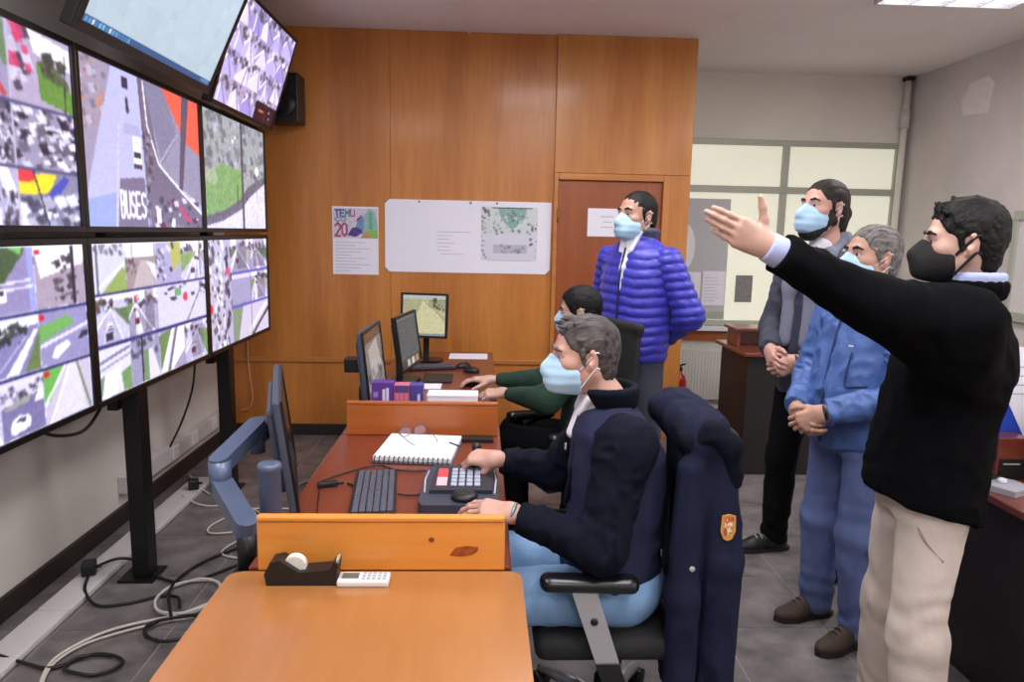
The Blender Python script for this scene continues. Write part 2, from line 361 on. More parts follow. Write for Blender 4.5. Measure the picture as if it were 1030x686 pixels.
def pic_ob(name, pic, o, ux, vy, parent, m, soft=0):
    """flat picture as a fine grid: corner o, ux = full width vector, vy = full height vector (downwards)"""
    w, h = pic.w, pic.h; o = np.array(o, float); ux = np.array(ux, float); vy = np.array(vy, float)
    gu, gv = np.meshgrid(np.linspace(0, 1, w), np.linspace(0, 1, h)); V = o+gu[..., None]*ux+gv[..., None]*vy
    idx = np.arange(w*h).reshape(h, w)
    F = np.stack([idx[1:, :-1], idx[1:, 1:], idx[:-1, 1:], idx[:-1, :-1]], -1).reshape(-1, 4)
    ob = mesh_ob(name, V.reshape(-1, 3), F, m, parent)
    A0 = pic.a
    if soft:
        for _ in range(soft):
            q = np.pad(A0, ((1, 1), (1, 1), (0, 0)), 'edge'); A0 = (q[1:-1, 1:-1]*2+q[:-2, 1:-1]+q[2:, 1:-1]+q[1:-1, :-2]+q[1:-1, 2:])/6
        A0 = (A0-128)*1.22+128+np.array([18, 15, 30])
    a = np.clip(A0, 0, 255)/255.0; lin = np.where(a <= 0.04045, a/12.92, ((a+0.055)/1.055)**2.4)
    col = np.ones((w*h, 4)); col[:, :3] = lin.reshape(-1, 3)
    at = ob.data.color_attributes.new('pic', 'FLOAT_COLOR', 'POINT'); at.data.foreach_set('color', col.ravel())
    return ob
def widen(p, y0, y1):
    """even out a picture laid out for an oblique look: its near end is compressed, its far end stretched"""
    u = (np.arange(p.w)+0.5)/p.w; t = (1/y0-1/(y0+u*(y1-y0)))/(1/y0-1/y1); x = np.clip(t*p.w-0.5, 0, p.w-1.001); i = x.astype(int); f = (x-i)[None, :, None]
    p.a = p.a[:, i]*(1-f)+p.a[:, np.minimum(i+1, p.w-1)]*f; return p
GREY = [(96, 92, 104), (70, 66, 76), (150, 146, 160), (206, 204, 216), (50, 46, 52)]
def street(p, win, seed, sky=True, grass=0.5, vp=None):
    """one camera view of a road in a window of the picture"""
    g = random.Random(seed); p.win = win
    road = g.choice([(142, 140, 156), (156, 154, 172), (126, 122, 140), (170, 168, 188)]); p.rect(0, 0, 1, 1, tuple(c+18 for c in road))
    vx = g.uniform(0.2, 0.8) if vp is None else vp
    if sky:
        p.rect(0, 0, 1, g.uniform(0.12, 0.25), (226, 226, 238)); p.speckle(0, 0.12, 1, 0.36, 26, GREY+[(74, 84, 64), (92, 70, 62)], 0.07, seed)
    if g.random() < grass: p.poly([(vx, 0.28), (g.uniform(-0.6, 0.1), 1), (-1, 1), (-1, 0.35)], g.choice([(110, 142, 80), (126, 156, 86), (90, 118, 74)]))
    if g.random() < grass: p.poly([(vx+0.05, 0.28), (g.uniform(0.9, 1.5), 1), (2, 1), (2, 0.4)], g.choice([(112, 140, 84), (160, 158, 150), (94, 120, 80)]))
    a, b = g.uniform(-0.5, 0.1), g.uniform(0.7, 1.4)
    p.poly([(vx-0.03, 0.27), (vx+0.03, 0.27), (b, 1.02), (a, 1.02)], road)
    for k in (a, b): p.line([(vx, 0.27), (k, 1.02)], (224, 224, 236), 0.008)
    p.line([(vx, 0.3), ((a+b)/2, 1.02)], (210, 210, 226), 0.005)
    if g.random() < 0.6:
        x = g.uniform(-0.3, 0.6); p.poly([(x, 1), (x+0.22, 1), (vx+0.02, 0.32), (vx-0.02, 0.3)], (212, 210, 218))
    for _ in range(g.randint(1, 4)):
        t = g.uniform(0.1, 0.8); x = vx*(1-t)+(a*0.4+b*0.6)*t+g.uniform(-.1, .1); y = 0.28+0.7*t; q = 0.03+0.09*t
        p.rect(x-q, y-q*0.8, x+q, y+q*0.5, g.choice([(236, 236, 244), (60, 58, 70), (200, 200, 212), (120, 50, 52)])); p.rect(x-q*0.7, y-q*0.3, x+q*0.7, y, (50, 52, 64)); p.rect(x-q, y+q*0.5, x+q, y+q*0.7, (48, 46, 56))
    if g.random() < 0.4: p.rect(g.uniform(0.1, 0.8), 0, g.uniform(0.82, 0.86), 0.9, (62, 58, 66), 0.35)
    if g.random() < 0.12: p.disc(g.uniform(0.05, 0.3), g.uniform(0.1, 0.3), 0.05, (196, 40, 48), 0.9, 0.07)
    p.win = (0, 0, 1, 1)
def mosaic(seed, cols, rows, W=200, H=116):
    p = Pic(W, H, (40, 42, 70)); n = seed*100
    for r0, r1 in zip(rows[:-1], rows[1:]):
        for c0, c1 in zip(cols[:-1], cols[1:]):
            n += 1; street(p, (c0, r0, c1, r1), n)
    for c in cols[1:-1]: p.line([(c, 0), (c, 1)], (150, 150, 176), 0.004)
    for r in rows[1:-1]: p.line([(0, r), (1, r)], (58, 60, 104), 0.010)
    p.noise(7, 2, seed); return p
# --- lower row
def low1():
    p = mosaic(1, [0, 0.24, 0.52, 0.725, 1.0], [0, 0.36, 0.68, 1])
    for (a, b, c, d, k) in ((0.52, 0, 0.725, 0.36, 0), (0.725, 0, 1, 0.36, 1), (0.52, 0.36, 0.725, 0.68, 2), (0.725, 0.36, 1, 0.68, 3), (0.52, 0.68, 0.725, 1, 4), (0.725, 0.68, 1, 1, 5)):
        p.win = (a, b+0.012, c-0.004, d-0.012)
        if k == 0:
            p.rect(0, 0, 1, 1, (140, 134, 166)); p.poly([(0, 0), (0.8, 0), (0.75, 0.1), (0.2, 0.6), (0, 0.7)], (70, 92, 54)); p.poly([(0.45, 0), (0.75, 0), (0.7, 0.12)], (120, 180, 88)); p.rect(0.85, 0, 1, 1, (150, 156, 210)); p.line([(0.1, 0.55), (0.9, 0.5)], (214, 212, 232), 0.006); p.line([(0.1, 0.65), (0.95, 0.6)], (214, 212, 232), 0.006); p.rect(0.02, 0.6, 0.32, 0.8, (240, 240, 246)); p.rect(0.06, 0.64, 0.28, 0.7, (60, 62, 78))
        if k == 1:
            p.rect(0, 0, 1, 1, (160, 148, 158)); p.poly([(0, 0), (1, 0), (1, 0.3), (0.1, 0.5)], (240, 236, 246)); p.speckle(0.35, 0.1, 0.85, 0.9, 30, [(64, 62, 58), (92, 84, 84), (50, 52, 48)], 0.06, 5); p.rect(0.72, 0, 0.8, 1, (52, 48, 50)); p.disc(0.06, 0.08, 0.05, (210, 40, 50))
        if k == 2:
            p.rect(0, 0, 1, 1, (128, 126, 160)); p.poly([(0, 0), (1, 0), (1, 0.15), (0, 0.3)], (222, 222, 238)); p.speckle(0, 0.1, 0.75, 0.45, 36, [(48, 62, 44), (70, 84, 56), (60, 60, 64)], 0.07, 8); p.poly([(0.9, 0.25), (1, 0.25), (0.45, 1), (0.15, 1)], (226, 224, 234)); p.poly([(0.98, 0.35), (1, 0.6), (1, 1), (0.6, 1)], (104, 122, 70)); p.line([(0.0, 0.9), (0.7, 0.35)], (170, 168, 200), 0.006)
        if k == 3:
            p.rect(0, 0, 1, 1, (142, 138, 172)); p.poly([(0, 0.25), (0.6, 0.1), (0.7, 0.3), (0, 0.55)], (110, 164, 84)); p.line([(0, 0.62), (1, 0.35)], (214, 212, 230), 0.01); p.poly([(0.2, 0.85), (0.3, 0.68), (0.55, 0.6), (0.6, 0.7), (0.3, 0.92)], (240, 240, 248)); p.poly([(0.75, 0.65), (0.85, 0.5), (1, 0.48), (1, 0.6)], (56, 54, 66)); p.disc(0.06, 0.08, 0.06, (200, 44, 50))
        if k == 4:
            p.rect(0, 0, 1, 1, (118, 114, 146)); p.poly([(0, 0), (1, 0), (1, 0.3), (0, 0.42)], (206, 204, 222)); p.speckle(0, 0.1, 1, 0.35, 26, [(80, 84, 80), (130, 124, 140), (60, 60, 66)], 0.06, 3); p.poly([(0.1, 0.42), (0.75, 0.3), (0.6, 0.45), (0.05, 0.5)], (150, 150, 140)); p.poly([(0.16, 0.9), (0.2, 0.72), (0.35, 0.64), (0.6, 0.66), (0.66, 0.78), (0.6, 0.9), (0.25, 0.95)], (244, 244, 250)); p.poly([(0.3, 0.74), (0.4, 0.67), (0.56, 0.7), (0.5, 0.78)], (70, 72, 90)); p.poly([(0.75, 0.5), (0.85, 0.3), (1, 0.25), (1, 0.5)], (220, 218, 230))
        if k == 5:
            p.rect(0, 0, 1, 1, (188, 182, 192)); p.poly([(0, 0), (0.4, 0), (0.1, 0.6), (0, 0.65)], (106, 170, 78)); p.poly([(0.5, 0), (0.7, 0), (0.85, 1), (0.15, 1)], (206, 202, 206)); p.line([(0.55, 0), (0.1, 1)], (240, 240, 244), 0.008); p.line([(0.45, 0), (-0.1, 0.8)], (240, 240, 244), 0.008); p.line([(0.7, 0), (0.95, 1)], (110, 128, 88), 0.01); p.disc(0.07, 0.07, 0.06, (200, 44, 50))
    p.win = (0, 0, 1, 1); p.noise(3, 2, 11); return p
def low2():
    p = mosaic(2, [0, 0.31, 0.575, 0.80, 1.0], [0, 0.33, 0.66, 1])
    for (a, b, c, d, k) in ((0, 0, 0.31, 0.33, 0), (0.31, 0, 0.575, 0.33, 1), (0.575, 0, 0.80, 0.33, 2), (0, 0.66, 0.31, 1, 3), (0.575, 0.66, 0.80, 1, 4), (0.31, 0.66, 0.575, 1, 5)):
        p.win = (a, b+0.01, c-0.004, d-0.012)
        if k == 0:
            p.rect(0, 0, 1, 1, (196, 196, 212)); p.speckle(0.1, 0, 1, 0.2, 20, [(90, 96, 92), (130, 126, 120)], 0.07, 3); p.poly([(0.3, 1), (0.9, 0.5), (1, 0.55), (1, 1)], (138, 162, 84)); p.rect(0.14, 0, 0.2, 1, (70, 76, 74)); p.line([(0.2, 0.9), (1, 0.4)], (230, 230, 240), 0.01)
        if k == 1:
            p.rect(0, 0, 1, 1, (150, 136, 130)); p.rect(0.25, 0, 0.95, 0.3, (234, 236, 244)); p.rect(0, 0, 0.22, 0.4, (216, 214, 224)); p.poly([(0.5, 0.4), (0.7, 0.4), (1.0, 1), (0.2, 1)], (176, 166, 164)); p.poly([(0.7, 0.4), (1, 0.5), (1, 0.9)], (220, 218, 214)); p.speckle(0, 0.35, 0.4, 0.7, 14, [(80, 70, 66), (110, 96, 90)], 0.06, 6)
        if k == 2:
            p.rect(0, 0, 1, 1, (160, 158, 186)); p.poly([(0.5, 0), (1, 0), (1, 0.5), (0.7, 0.7)], (170, 170, 84)); p.speckle(0, 0, 0.7, 0.9, 30, GREY+[(206, 206, 220)], 0.07, 9)
        if k == 3:
            p.rect(0, 0, 1, 1, (206, 204, 218)); p.line([(0, 0.3), (1, 0.1)], (120, 118, 140), 0.01); p.line([(0, 0.45), (1, 0.25)], (150, 150, 160), 0.008); p.poly([(0, 0.6), (0.2, 0.55), (0.1, 0.95), (0, 1)], (120, 140, 110)); p.poly([(0.7, 0.6), (1, 0.5), (1, 1), (0.75, 1)], (112, 146, 88)); p.poly([(0.2, 0.55), (0.7, 0.45), (0.55, 1), (0.1, 1)], (226, 224, 232))
        if k == 4:
            p.rect(0, 0, 1, 1, (150, 148, 168)); p.poly([(0, 0.1), (0.5, 0), (0.1, 0.9), (0, 0.9)], (104, 132, 78)); p.poly([(0.5, 0), (0.62, 0), (0.25, 1), (0, 1)], (232, 230, 236)); p.poly([(0.75, 0), (1, 0), (1, 0.6), (0.5, 1), (0.4, 1)], (226, 224, 232)); p.line([(0.7, 0), (0.34, 1)], (80, 84, 70), 0.008)
        if k == 5:
            p.rect(0, 0, 1, 1, (146, 144, 164)); p.speckle(0, 0, 1, 0.4, 26, [(66, 76, 70), (90, 92, 110), (180, 178, 196)], 0.08, 4); p.rect(0.36, 0, 0.42, 1, (48, 48, 66)); p.poly([(0.45, 0.3), (0.6, 0.3), (0.6, 1), (0.4, 1)], (110, 140, 90)); p.poly([(0.62, 0.3), (0.75, 0.3), (1, 1), (0.62, 1)], (206, 204, 216))
    p.win = (0.575, 0.34, 1, 0.65); p.rect(0, 0, 1, 1, (196, 196, 216)); p.speckle(0, 0, 1, 0.35, 24, GREY, 0.05, 2); p.rect(0.36, 0.1, 0.5, 0.3, (106, 158, 100)); p.disc(0.58, 0.35, 0.05, (206, 70, 80), 1, 0.12); p.line([(0.6, 1), (0.9, 0.2)], (120, 120, 124), 0.008); p.win = (0, 0, 1, 1)
    p.noise(3, 2, 12); return p
def low3():
    p = mosaic(3, [0, 0.28, 0.40, 0.72, 1.0], [0, 0.33, 0.66, 1])
    p.win = (0, 0, 0.28, 1); p.rect(0, 0, 1, 1, (176, 174, 188)); p.speckle(0, 0, 1, 1, 110, [(236, 236, 242), (206, 204, 214), (86, 84, 88), (60, 58, 62), (150, 144, 150)], 0.09, 33, 0.35); p.disc(0.05, 0.62, 0.2, (204, 60, 70), 1, 0.05)
    p.win = (0.28, 0, 0.40, 1); p.rect(0, 0, 1, 1, (170, 166, 186)); p.speckle(0, 0, 1, 1, 40, GREY, 0.2, 5, 0.3); p.disc(0.5, 0.3, 0.4, (196, 90, 100), 0.8, 0.04)
    p.win = (0.40, 0.34, 0.72, 0.64); p.rect(0, 0, 1, 1, (150, 148, 172)); p.rect(0, 0, 1, 0.15, (200, 198, 212))
    p.win = (0.40, 0.67, 1, 1); p.rect(0, 0, 1, 1, (190, 184, 196)); p.poly([(0, 0), (0.3, 0), (0.15, 1), (0, 1)], (120, 140, 108)); p.line([(0.55, 1), (1, 0.3)], (76, 76, 70), 0.02); p.line([(0.5, 0.8), (0.95, 0.1)], (230, 230, 240), 0.02)
    p.win = (0, 0, 1, 1); p.line([(0.4, 0.33), (1, 0.33)], (90, 92, 170), 0.012); p.line([(0.4, 0.66), (1, 0.66)], (90, 92, 170), 0.012); p.line([(0.72, 0), (0.72, 1)], (110, 106, 130), 0.006); p.noise(3, 2, 13); return p
# --- upper row
def up1():
    p = mosaic(4, [0, 0.24, 0.54, 0.68, 1.0], [0, 0.36, 0.70, 1])
    T = [(0.54, 0, 0.68, 0.38), (0.68, 0, 1, 0.38), (0.54, 0.39, 0.68, 0.70), (0.68, 0.39, 1, 0.70), (0.54, 0.71, 0.68, 1), (0.68, 0.71, 1, 1)]
    dark = [(66, 62, 70), (44, 42, 46), (96, 92, 100), (222, 222, 232)]
    p.win = T[0]; p.rect(0, 0, 1, 1, (150, 144, 164)); p.poly([(0.2, 0), (0.9, 0), (1, 0.6), (0.85, 0.6)], (106, 128, 90)); p.speckle(0, 0.1, 0.6, 1, 30, [(178, 90, 90), (200, 196, 208), (70, 66, 74), (220, 130, 120)], 0.1, 2); p.poly([(0.1, 0.75), (0.4, 0.6), (0.9, 0.95), (0.8, 1)], (180, 80, 84))
    p.win = T[1]; p.rect(0, 0, 1, 1, (168, 158, 176)); p.poly([(0.3, 0), (1, 0.1), (1, 0.4), (0.4, 0.3)], (234, 232, 240)); p.poly([(0.42, 0.42), (0.6, 0.35), (1, 0.7), (1, 1), (0.45, 0.9)], (98, 138, 58)); p.speckle(0.5, 0.3, 0.95, 0.6, 20, [(82, 96, 60), (70, 72, 56)], 0.09, 3); p.speckle(0, 0, 0.3, 0.8, 26, [(200, 196, 206), (196, 70, 100), (70, 60, 70)], 0.1, 12); p.line([(0.9, 0.2), (0.86, 1)], (54, 60, 50), 0.006)
    for k in (2, 3):
        p.win = T[k]; p.rect(0, 0, 1, 1, (146, 142, 158)); p.speckle(0, 0, 1, 1, 70, dark, 0.09, 20+k); p.speckle(0, 0, 1, 1, 26, [(236, 236, 244), (206, 206, 218)], 0.08, 30+k, 0.7)
    p.win = T[4]; p.rect(0, 0, 1, 1, (168, 166, 190)); p.poly([(0.35, 0), (0.7, 0), (1, 0.5), (1, 0.62), (0.55, 0.4)], (244, 242, 240)); p.speckle(0.3, 0.4, 1, 1, 44, [(52, 48, 56), (90, 84, 92), (200, 198, 210)], 0.09, 6); p.line([(0, 0.7), (0.3, 0.72), (0.35, 1)], (236, 236, 244), 0.012)
    p.win = T[5]; p.rect(0, 0, 1, 1, (128, 128, 146)); p.poly([(0, 0.08), (0.62, 0.05), (0.48, 0.4), (0, 0.45)], (236, 208, 40)); p.poly([(0, 0.02), (0.25, 0.02), (0.26, 0.2), (0, 0.24)], (214, 62, 60)); p.poly([(0.4, 0.45), (0.75, 0.05), (0.85, 0.1), (0.6, 0.5)], (74, 80, 160)); p.speckle(0, 0.45, 1, 1, 34, [(70, 70, 84), (160, 164, 184), (226, 226, 236), (180, 180, 190)], 0.12, 9); p.poly([(0.02, 0.6), (0.14, 0.75), (0.05, 0.85)], (238, 238, 242)); p.poly([(0.38, 0.7), (0.5, 0.75), (0.45, 0.9)], (238, 238, 242)); p.line([(0.25, 0.05), (0.45, 1)], (50, 50, 58), 0.007)
    p.win = (0, 0, 1, 1)
    p.line([(0.54, 0), (0.54, 1)], (176, 176, 190), 0.005); p.line([(0.68, 0), (0.68, 1)], (176, 176, 190), 0.005); p.line([(0.54, 0.385), (1, 0.385)], (84, 84, 112), 0.009); p.line([(0.54, 0.705), (1, 0.705)], (84, 84, 112), 0.009)
    p.noise(3, 2, 14); return p
def up2():
    p = Pic(220, 128, (170, 172, 200))
    p.poly([(0, 0), (0.28, 0), (0.2, 0.3), (0.06, 0.75), (0, 0.9)], (150, 144, 158)); p.speckle(0, 0, 0.22, 0.42, 60, [(140, 128, 136), (118, 108, 114), (158, 146, 150), (182, 176, 186), (180, 134, 112)], 0.03, 4)
    p.line([(0.29, 0.02), (0.03, 0.86)], (120, 116, 128), 0.007); p.poly([(0.29, 0), (0.5, 0), (0.545, 1), (0.0, 1), (0.0, 0.85)], (176, 178, 208))
    p.poly([(0.0, 0.84), (0.27, 0.78), (0.25, 1), (0.0, 1)], (146, 160, 196)); p.poly([(0.37, 0.33), (0.5, 0.33), (0.5, 0.4), (0.36, 0.4)], (150, 150, 178), 0.5)
    for t in range(12): y = 0.35+t*0.055; x = 0.33-0.07*(y-0.3)/0.7; p.line([(x, y), (x-0.004, y+0.03)], (206, 206, 150) if t > 5 else (206, 206, 226), 0.006)
    p.poly([(0.31, 0.69), (0.52, 0.66), (0.535, 1), (0.27, 1)], (116, 108, 126)); p.text('BUSES', 0.305, 0.77, 0.225, 0.16, (236, 234, 244), 0.012)
    p.rect(0.435, 0.40, 0.505, 0.58, (236, 234, 228)); p.rect(0.44, 0.50, 0.50, 0.54, (62, 60, 70)); p.rect(0.438, 0.58, 0.505, 0.61, (70, 66, 72)); p.rect(0.445, 0.42, 0.497, 0.45, (206, 204, 196))
    p.rect(0.368, 0.04, 0.42, 0.11, (60, 56, 70)); p.rect(0.372, 0.02, 0.415, 0.04, (180, 180, 196)); p.disc(0.402, 0.19, 0.012, (60, 56, 62), 1, 0.03); p.disc(0.405, 0.235, 0.016, (70, 66, 72), 1, 0.028)
    p.poly([(0.5, 0), (0.56, 0), (0.66, 0.55), (1, 0.9), (1, 1), (0.56, 1)], (112, 106, 118)); p.poly([(0.555, 0), (1, 0), (1, 0.82), (0.67, 0.57)], (140, 140, 154)); p.poly([(0.555, 0), (0.72, 0), (0.82, 0.32), (0.68, 0.55)], (124, 124, 140))
    p.line([(0.545, 0.02), (0.565, 0.3), (0.65, 0.55), (1, 0.88)], (232, 230, 238), 0.010); p.line([(0.82, 0.3), (0.66, 0.54)], (176, 176, 190), 0.006)
    p.poly([(0.7, 0), (1, 0), (1, 0.42), (0.88, 0.34)], (214, 98, 70)); p.poly([(0.87, 0), (0.925, 0), (0.845, 0.72), (0.815, 0.7)], (90, 84, 94)); p.line([(0.51, 0), (0.55, 1)], (80, 74, 78), 0.005)
    p.speckle(0.53, 0.3, 0.6, 0.95, 30, [(92, 86, 92), (140, 136, 146), (70, 66, 72)], 0.02, 8); p.speckle(0.6, 0.75, 0.98, 1, 36, [(78, 70, 84), (140, 132, 146), (220, 216, 226), (96, 40, 56)], 0.022, 9)
    for q in ((0.66, 0.8), (0.69, 0.86), (0.65, 0.9)): p.disc(q[0], q[1], 0.02, (70, 66, 80), 0.8, 0.03)
    p.poly([(0.8, 0.84), (0.84, 0.84), (0.91, 0.95), (0.87, 0.95)], (190, 70, 100)); p.rect(0.61, 0.86, 0.65, 0.97, (216, 212, 222)); p.poly([(0.73, 0.99), (0.745, 0.93), (0.77, 0.93), (0.765, 1)], (226, 222, 230))
    p.noise(3, 2, 15); return p
def up3():
    p = Pic(180, 104, (150, 158, 150))
    p.speckle(0, 0, 1, 0.5, 120, [(128, 132, 128), (114, 118, 114), (150, 154, 156), (172, 176, 184), (106, 110, 106)], 0.045, 3); p.poly([(0.02, 0.62), (0.3, 0.42), (0.62, 0.45), (0.68, 0.7), (0.4, 0.86), (0, 0.95)], (122, 158, 98)); p.disc(0.14, 0.56, 0.09, (150, 170, 130), 1, 0.07)
    p.poly([(0, 0.9), (0.35, 0.83), (0.6, 0.72), (0.72, 0.6), (1, 0.45), (1, 0.53), (0.74, 0.7), (0.6, 0.82), (0.3, 0.93), (0, 0.98)], (104, 102, 108)); p.poly([(0, 0.98), (0.3, 0.93), (0.6, 0.82), (0.74, 0.7), (1, 0.53), (1, 1), (0, 1)], (204, 204, 220))
    p.line([(0.555, 0.6), (0.555, 0.75)], (50, 54, 48), 0.012); p.rect(0.63, 0, 0.66, 1, (70, 72, 78)); p.line([(0.66, 0), (0.66, 1)], (120, 122, 128), 0.005); p.line([(0.88, 0), (0.87, 1)], (130, 128, 134), 0.004); p.disc(0.88, 0.42, 0.03, (226, 226, 236), 1, 0.05); p.disc(0.5, 0.2, 0.02, (220, 222, 236)); p.disc(0.54, 0.16, 0.015, (220, 222, 236))
    p.noise(7, 3, 16); return p
def desktop():
    p = Pic(150, 110, (196, 216, 234)); yy = p.Vv; p.a[:] = (np.array([200, 220, 236])[None, None]*(1-0.06*yy[..., None])); p.noise(2.0, 8, 2)
    p.rect(0, 0.957, 1, 1, (44, 88, 140)); g = random.Random(3)
    for k in range(14): p.rect(0.02+k*0.02, 0.967, 0.033+k*0.02, 0.99, g.choice([(120, 190, 226), (90, 160, 210), (206, 226, 236), (60, 130, 190)]))
    p.rect(0.9, 0.968, 0.985, 0.985, (96, 140, 184)); return p
def fan_view():
    p = Pic(150, 90, (168, 160, 188)); g = random.Random(5)
    for r in range(4):
        for c in range(5):
            p.win = (c/5, r/4, (c+1)/5, (r+1)/4); vx = g.uniform(0.2, 0.8); p.rect(0, 0, 1, 1, g.choice([(150, 142, 180), (180, 172, 200), (164, 150, 176)])); p.speckle(0, 0, 1, 0.4, 14, [(84, 78, 80), (120, 110, 112), (220, 216, 226), (70, 76, 66)], 0.12, r*9+c)
            p.poly([(vx, 0.2), (g.uniform(0.6, 1.6), 1), (g.uniform(-0.6, 0.4), 1)], g.choice([(206, 200, 228), (176, 168, 214), (222, 206, 220), (150, 140, 190)])); p.line([(vx, 0.25), (g.uniform(-.5, .5), 1)], (236, 232, 244), 0.012); p.line([(vx, 0.25), (g.uniform(.5, 1.5), 1)], (120, 112, 150), 0.01)
    p.win = (0, 0, 1, 1); p.rect(0.62, 0.8, 1, 1, (40, 24, 28)); p.rect(0.69, 0.88, 0.78, 0.9, (206, 120, 70)); p.line([(0.81, 0.8), (0.81, 1)], (96, 70, 76), 0.004); p.disc(0.88, 0.87, 0.012, (210, 200, 206)); p.disc(0.9, 0.93, 0.012, (190, 180, 186)); p.noise(3, 2, 17); return p
m_scr = attr_mat('screen_picture', emit=1.05, rough=0.25)
m_bez = mat('black_bezel', (14, 14, 17), 0.35)
m_cab = mat('cable_black', (20, 20, 22), 0.5)
# --- video wall: six visible flat panels on a black floor frame
XS = -1.50
COLS = [(1.65, 2.785), (2.789, 3.957), (3.961, 5.085)]
ROWS = [(0.895, 1.565), (1.585, 2.275)]
LAB = {(0, 0): 'video wall panel in lower row nearest the camera, showing a white car', (1, 0): 'video wall panel in lower row, middle, above the black front post', (2, 0): 'video wall panel in lower row nearest the wooden wall',
       (0, 1): 'video wall panel in upper row nearest the camera, showing a yellow banner', (1, 1): 'video wall panel in upper row showing road marked BUSES', (2, 1): 'video wall panel in upper row showing a green roundabout'}
PF = {(0, 0): low1, (1, 0): low2, (2, 0): low3, (0, 1): up1, (1, 1): up2, (2, 1): up3}
for (c, r), lab in LAB.items():
    y0, y1 = COLS[c]; z0, z1 = ROWS[r]
    t = empty('video_wall_panel', (XS-0.05, (y0+y1)/2, z0), 0, lab, 'screen', 'panels of the video wall')
    b = 0.024
    MB().box((XS-0.10, y0, z0), (XS-0.012, y1, z1), 0.004).build('casing', m_bez, t)
    mb = MB(); mb.box((XS-0.012, y0, z0), (XS, y1, z0+b), 0.002); mb.box((XS-0.012, y0, z1-b), (XS, y1, z1), 0.002); mb.box((XS-0.012, y0, z0+b), (XS, y0+b, z1-b), 0.002); mb.box((XS-0.012, y1-b, z0+b), (XS, y1, z1-b), 0.002)
    mb.build('bezel', m_bez, t)
    pc = PF[c, r]()
    if c: widen(pc, y0, y1)
    pic_ob('screen', pc, (XS-0.008, y0+b, z1-b), (0, y1-y0-2*b, 0), (0, 0, -(z1-z0-2*b)), t, m_scr, 1)
st = empty('video_wall_stand', (XS-0.06, 3.6, 0), 0, 'black steel floor frame carrying the video wall', 'stand')
for y in (1.75, 3.17, 4.30):
    MB().box((XS-0.085, y-0.045, 0.012), (XS-0.01, y+0.045, 0.893), 0.004).build('leg', m_black, st)
    MB().box((XS-0.15, y-0.045, 0.80), (XS-0.103, y+0.045, 2.30), 0.004).build('post', m_black, st)
    MB().box((XS-0.14, y-0.08, 0), (XS+0.02, y+0.08, 0.012), 0.003).build('foot_plate', m_black, st)
for z in (1.20, 1.90): bx('cross_bar', (XS-0.19, 1.7, z), (XS-0.16, 5.0, z+0.06), m_black, st, 0.003)
# --- two displays tilted forward above the video wall
def tilted(name, y0, y1, xb, zb, h, ang, pic, label, bez=0.03, yaw=0.0):
    ca, sa = math.cos(ang), math.sin(ang); cy, sy = math.cos(yaw), math.sin(yaw)
    U = Vector((-sy, cy, 0)); Nn = Vector((cy, sy, 0)); up = (Nn*sa+Vector((0, 0, ca))).normalized(); nn = (Nn*ca-Vector((0, 0, sa))).normalized()
    O = Vector((xb, y0, zb)); W = y1-y0
    t = empty(name, (xb, (y0+y1)/2, zb), 0, label, 'screen', 'tilted displays above the video wall')
    M = frame(O, U, up, nn)
    MB().box((0, 0, -0.05), (W, h, -0.004), 0.006, M).build('casing', m_bez, t)
    mb = MB()
    for lo, hi in (((0, 0, -0.004), (W, bez*1.3, 0.006)), ((0, h-bez, -0.004), (W, h, 0.006)), ((0, bez*1.3, -0.004), (bez, h-bez, 0.006)), ((W-bez, bez*1.3, -0.004), (W, h-bez, 0.006))): mb.box(lo, hi, 0.002, M)
    mb.build('bezel', m_bez, t)
    o = M @ Vector((bez, h-bez, 0)); pic_ob('screen', pic, o, U*(W-2*bez), -up*(h-2.3*bez), t, m_scr, 0 if bez > 0.025 else 1)
    MB().box((W*0.4, h*0.3, -0.12), (W*0.6, h*0.7, -0.05), 0.005, M).build('mount', m_black, t)
    return t, M
tilted('tilted_display', 2.63, 3.845, -1.42, 2.285, 0.72, math.radians(25), desktop(), 'large display tilted forward showing a pale blue desktop')
tilted('tilted_display', 3.93, 5.02, -1.44, 2.262, 0.62, math.radians(18), fan_view(), 'smaller display tilted forward showing many lilac street views', 0.02)
sp = empty('wall_speaker', (-1.42, 5.40, 2.40), 0, 'black loudspeaker on the wooden wall behind the tilted display', 'speaker')
bx('cabinet', (-1.53, 5.26, 2.36), (-1.31, 5.46, 2.70), m_blackp, sp, 0.012); bx('bracket', (-1.45, 5.45, 2.45), (-1.39, 5.5, 2.58), m_black, sp, 0.003)
MB().lathe([(0.09, 0), (0.085, 0.008), (0.03, 0.002)], 20, frame((-1.42, 5.26, 2.48), (1, 0, 0), (0, 0, 1), (0, -1, 0))).build('cone', m_bez, sp, True)
# ------------------------------------------------------------------ tables and desks
m_orange = wood('orange_laminate', (170, 114, 64), (154, 98, 50), 0.25, 'Y', 0.8, coat=0.5)
m_red = wood('red_brown_laminate', (124, 58, 38), (102, 45, 30), 0.3, 'Y', 0.9, coat=0.4)
m_pine = wood('pine_board', (230, 156, 72), (208, 126, 48), 0.35, 'X', 1.2, coat=0.3)
m_pined = wood('pine_board_dark', (186, 104, 46), (160, 82, 32), 0.35, 'X', 1.2, coat=0.3)
m_edge = mat('dark_edge_band', (44, 36, 34), 0.5)
m_darkbody = mat('dark_desk_body', (34, 28, 28), 0.5, var=0.2)
def round_rect(x0, y0, x1, y1, r, n=6):
    P = []
    for cx, cy, a0 in ((x1-r, y1-r, 0), (x0+r, y1-r, 90), (x0+r, y0+r, 180), (x1-r, y0+r, 270)):
        for k in range(n+1): a = math.radians(a0+90*k/n); P.append((cx+r*math.cos(a), cy+r*math.sin(a)))
    return P
I4 = Matrix.Identity(4)
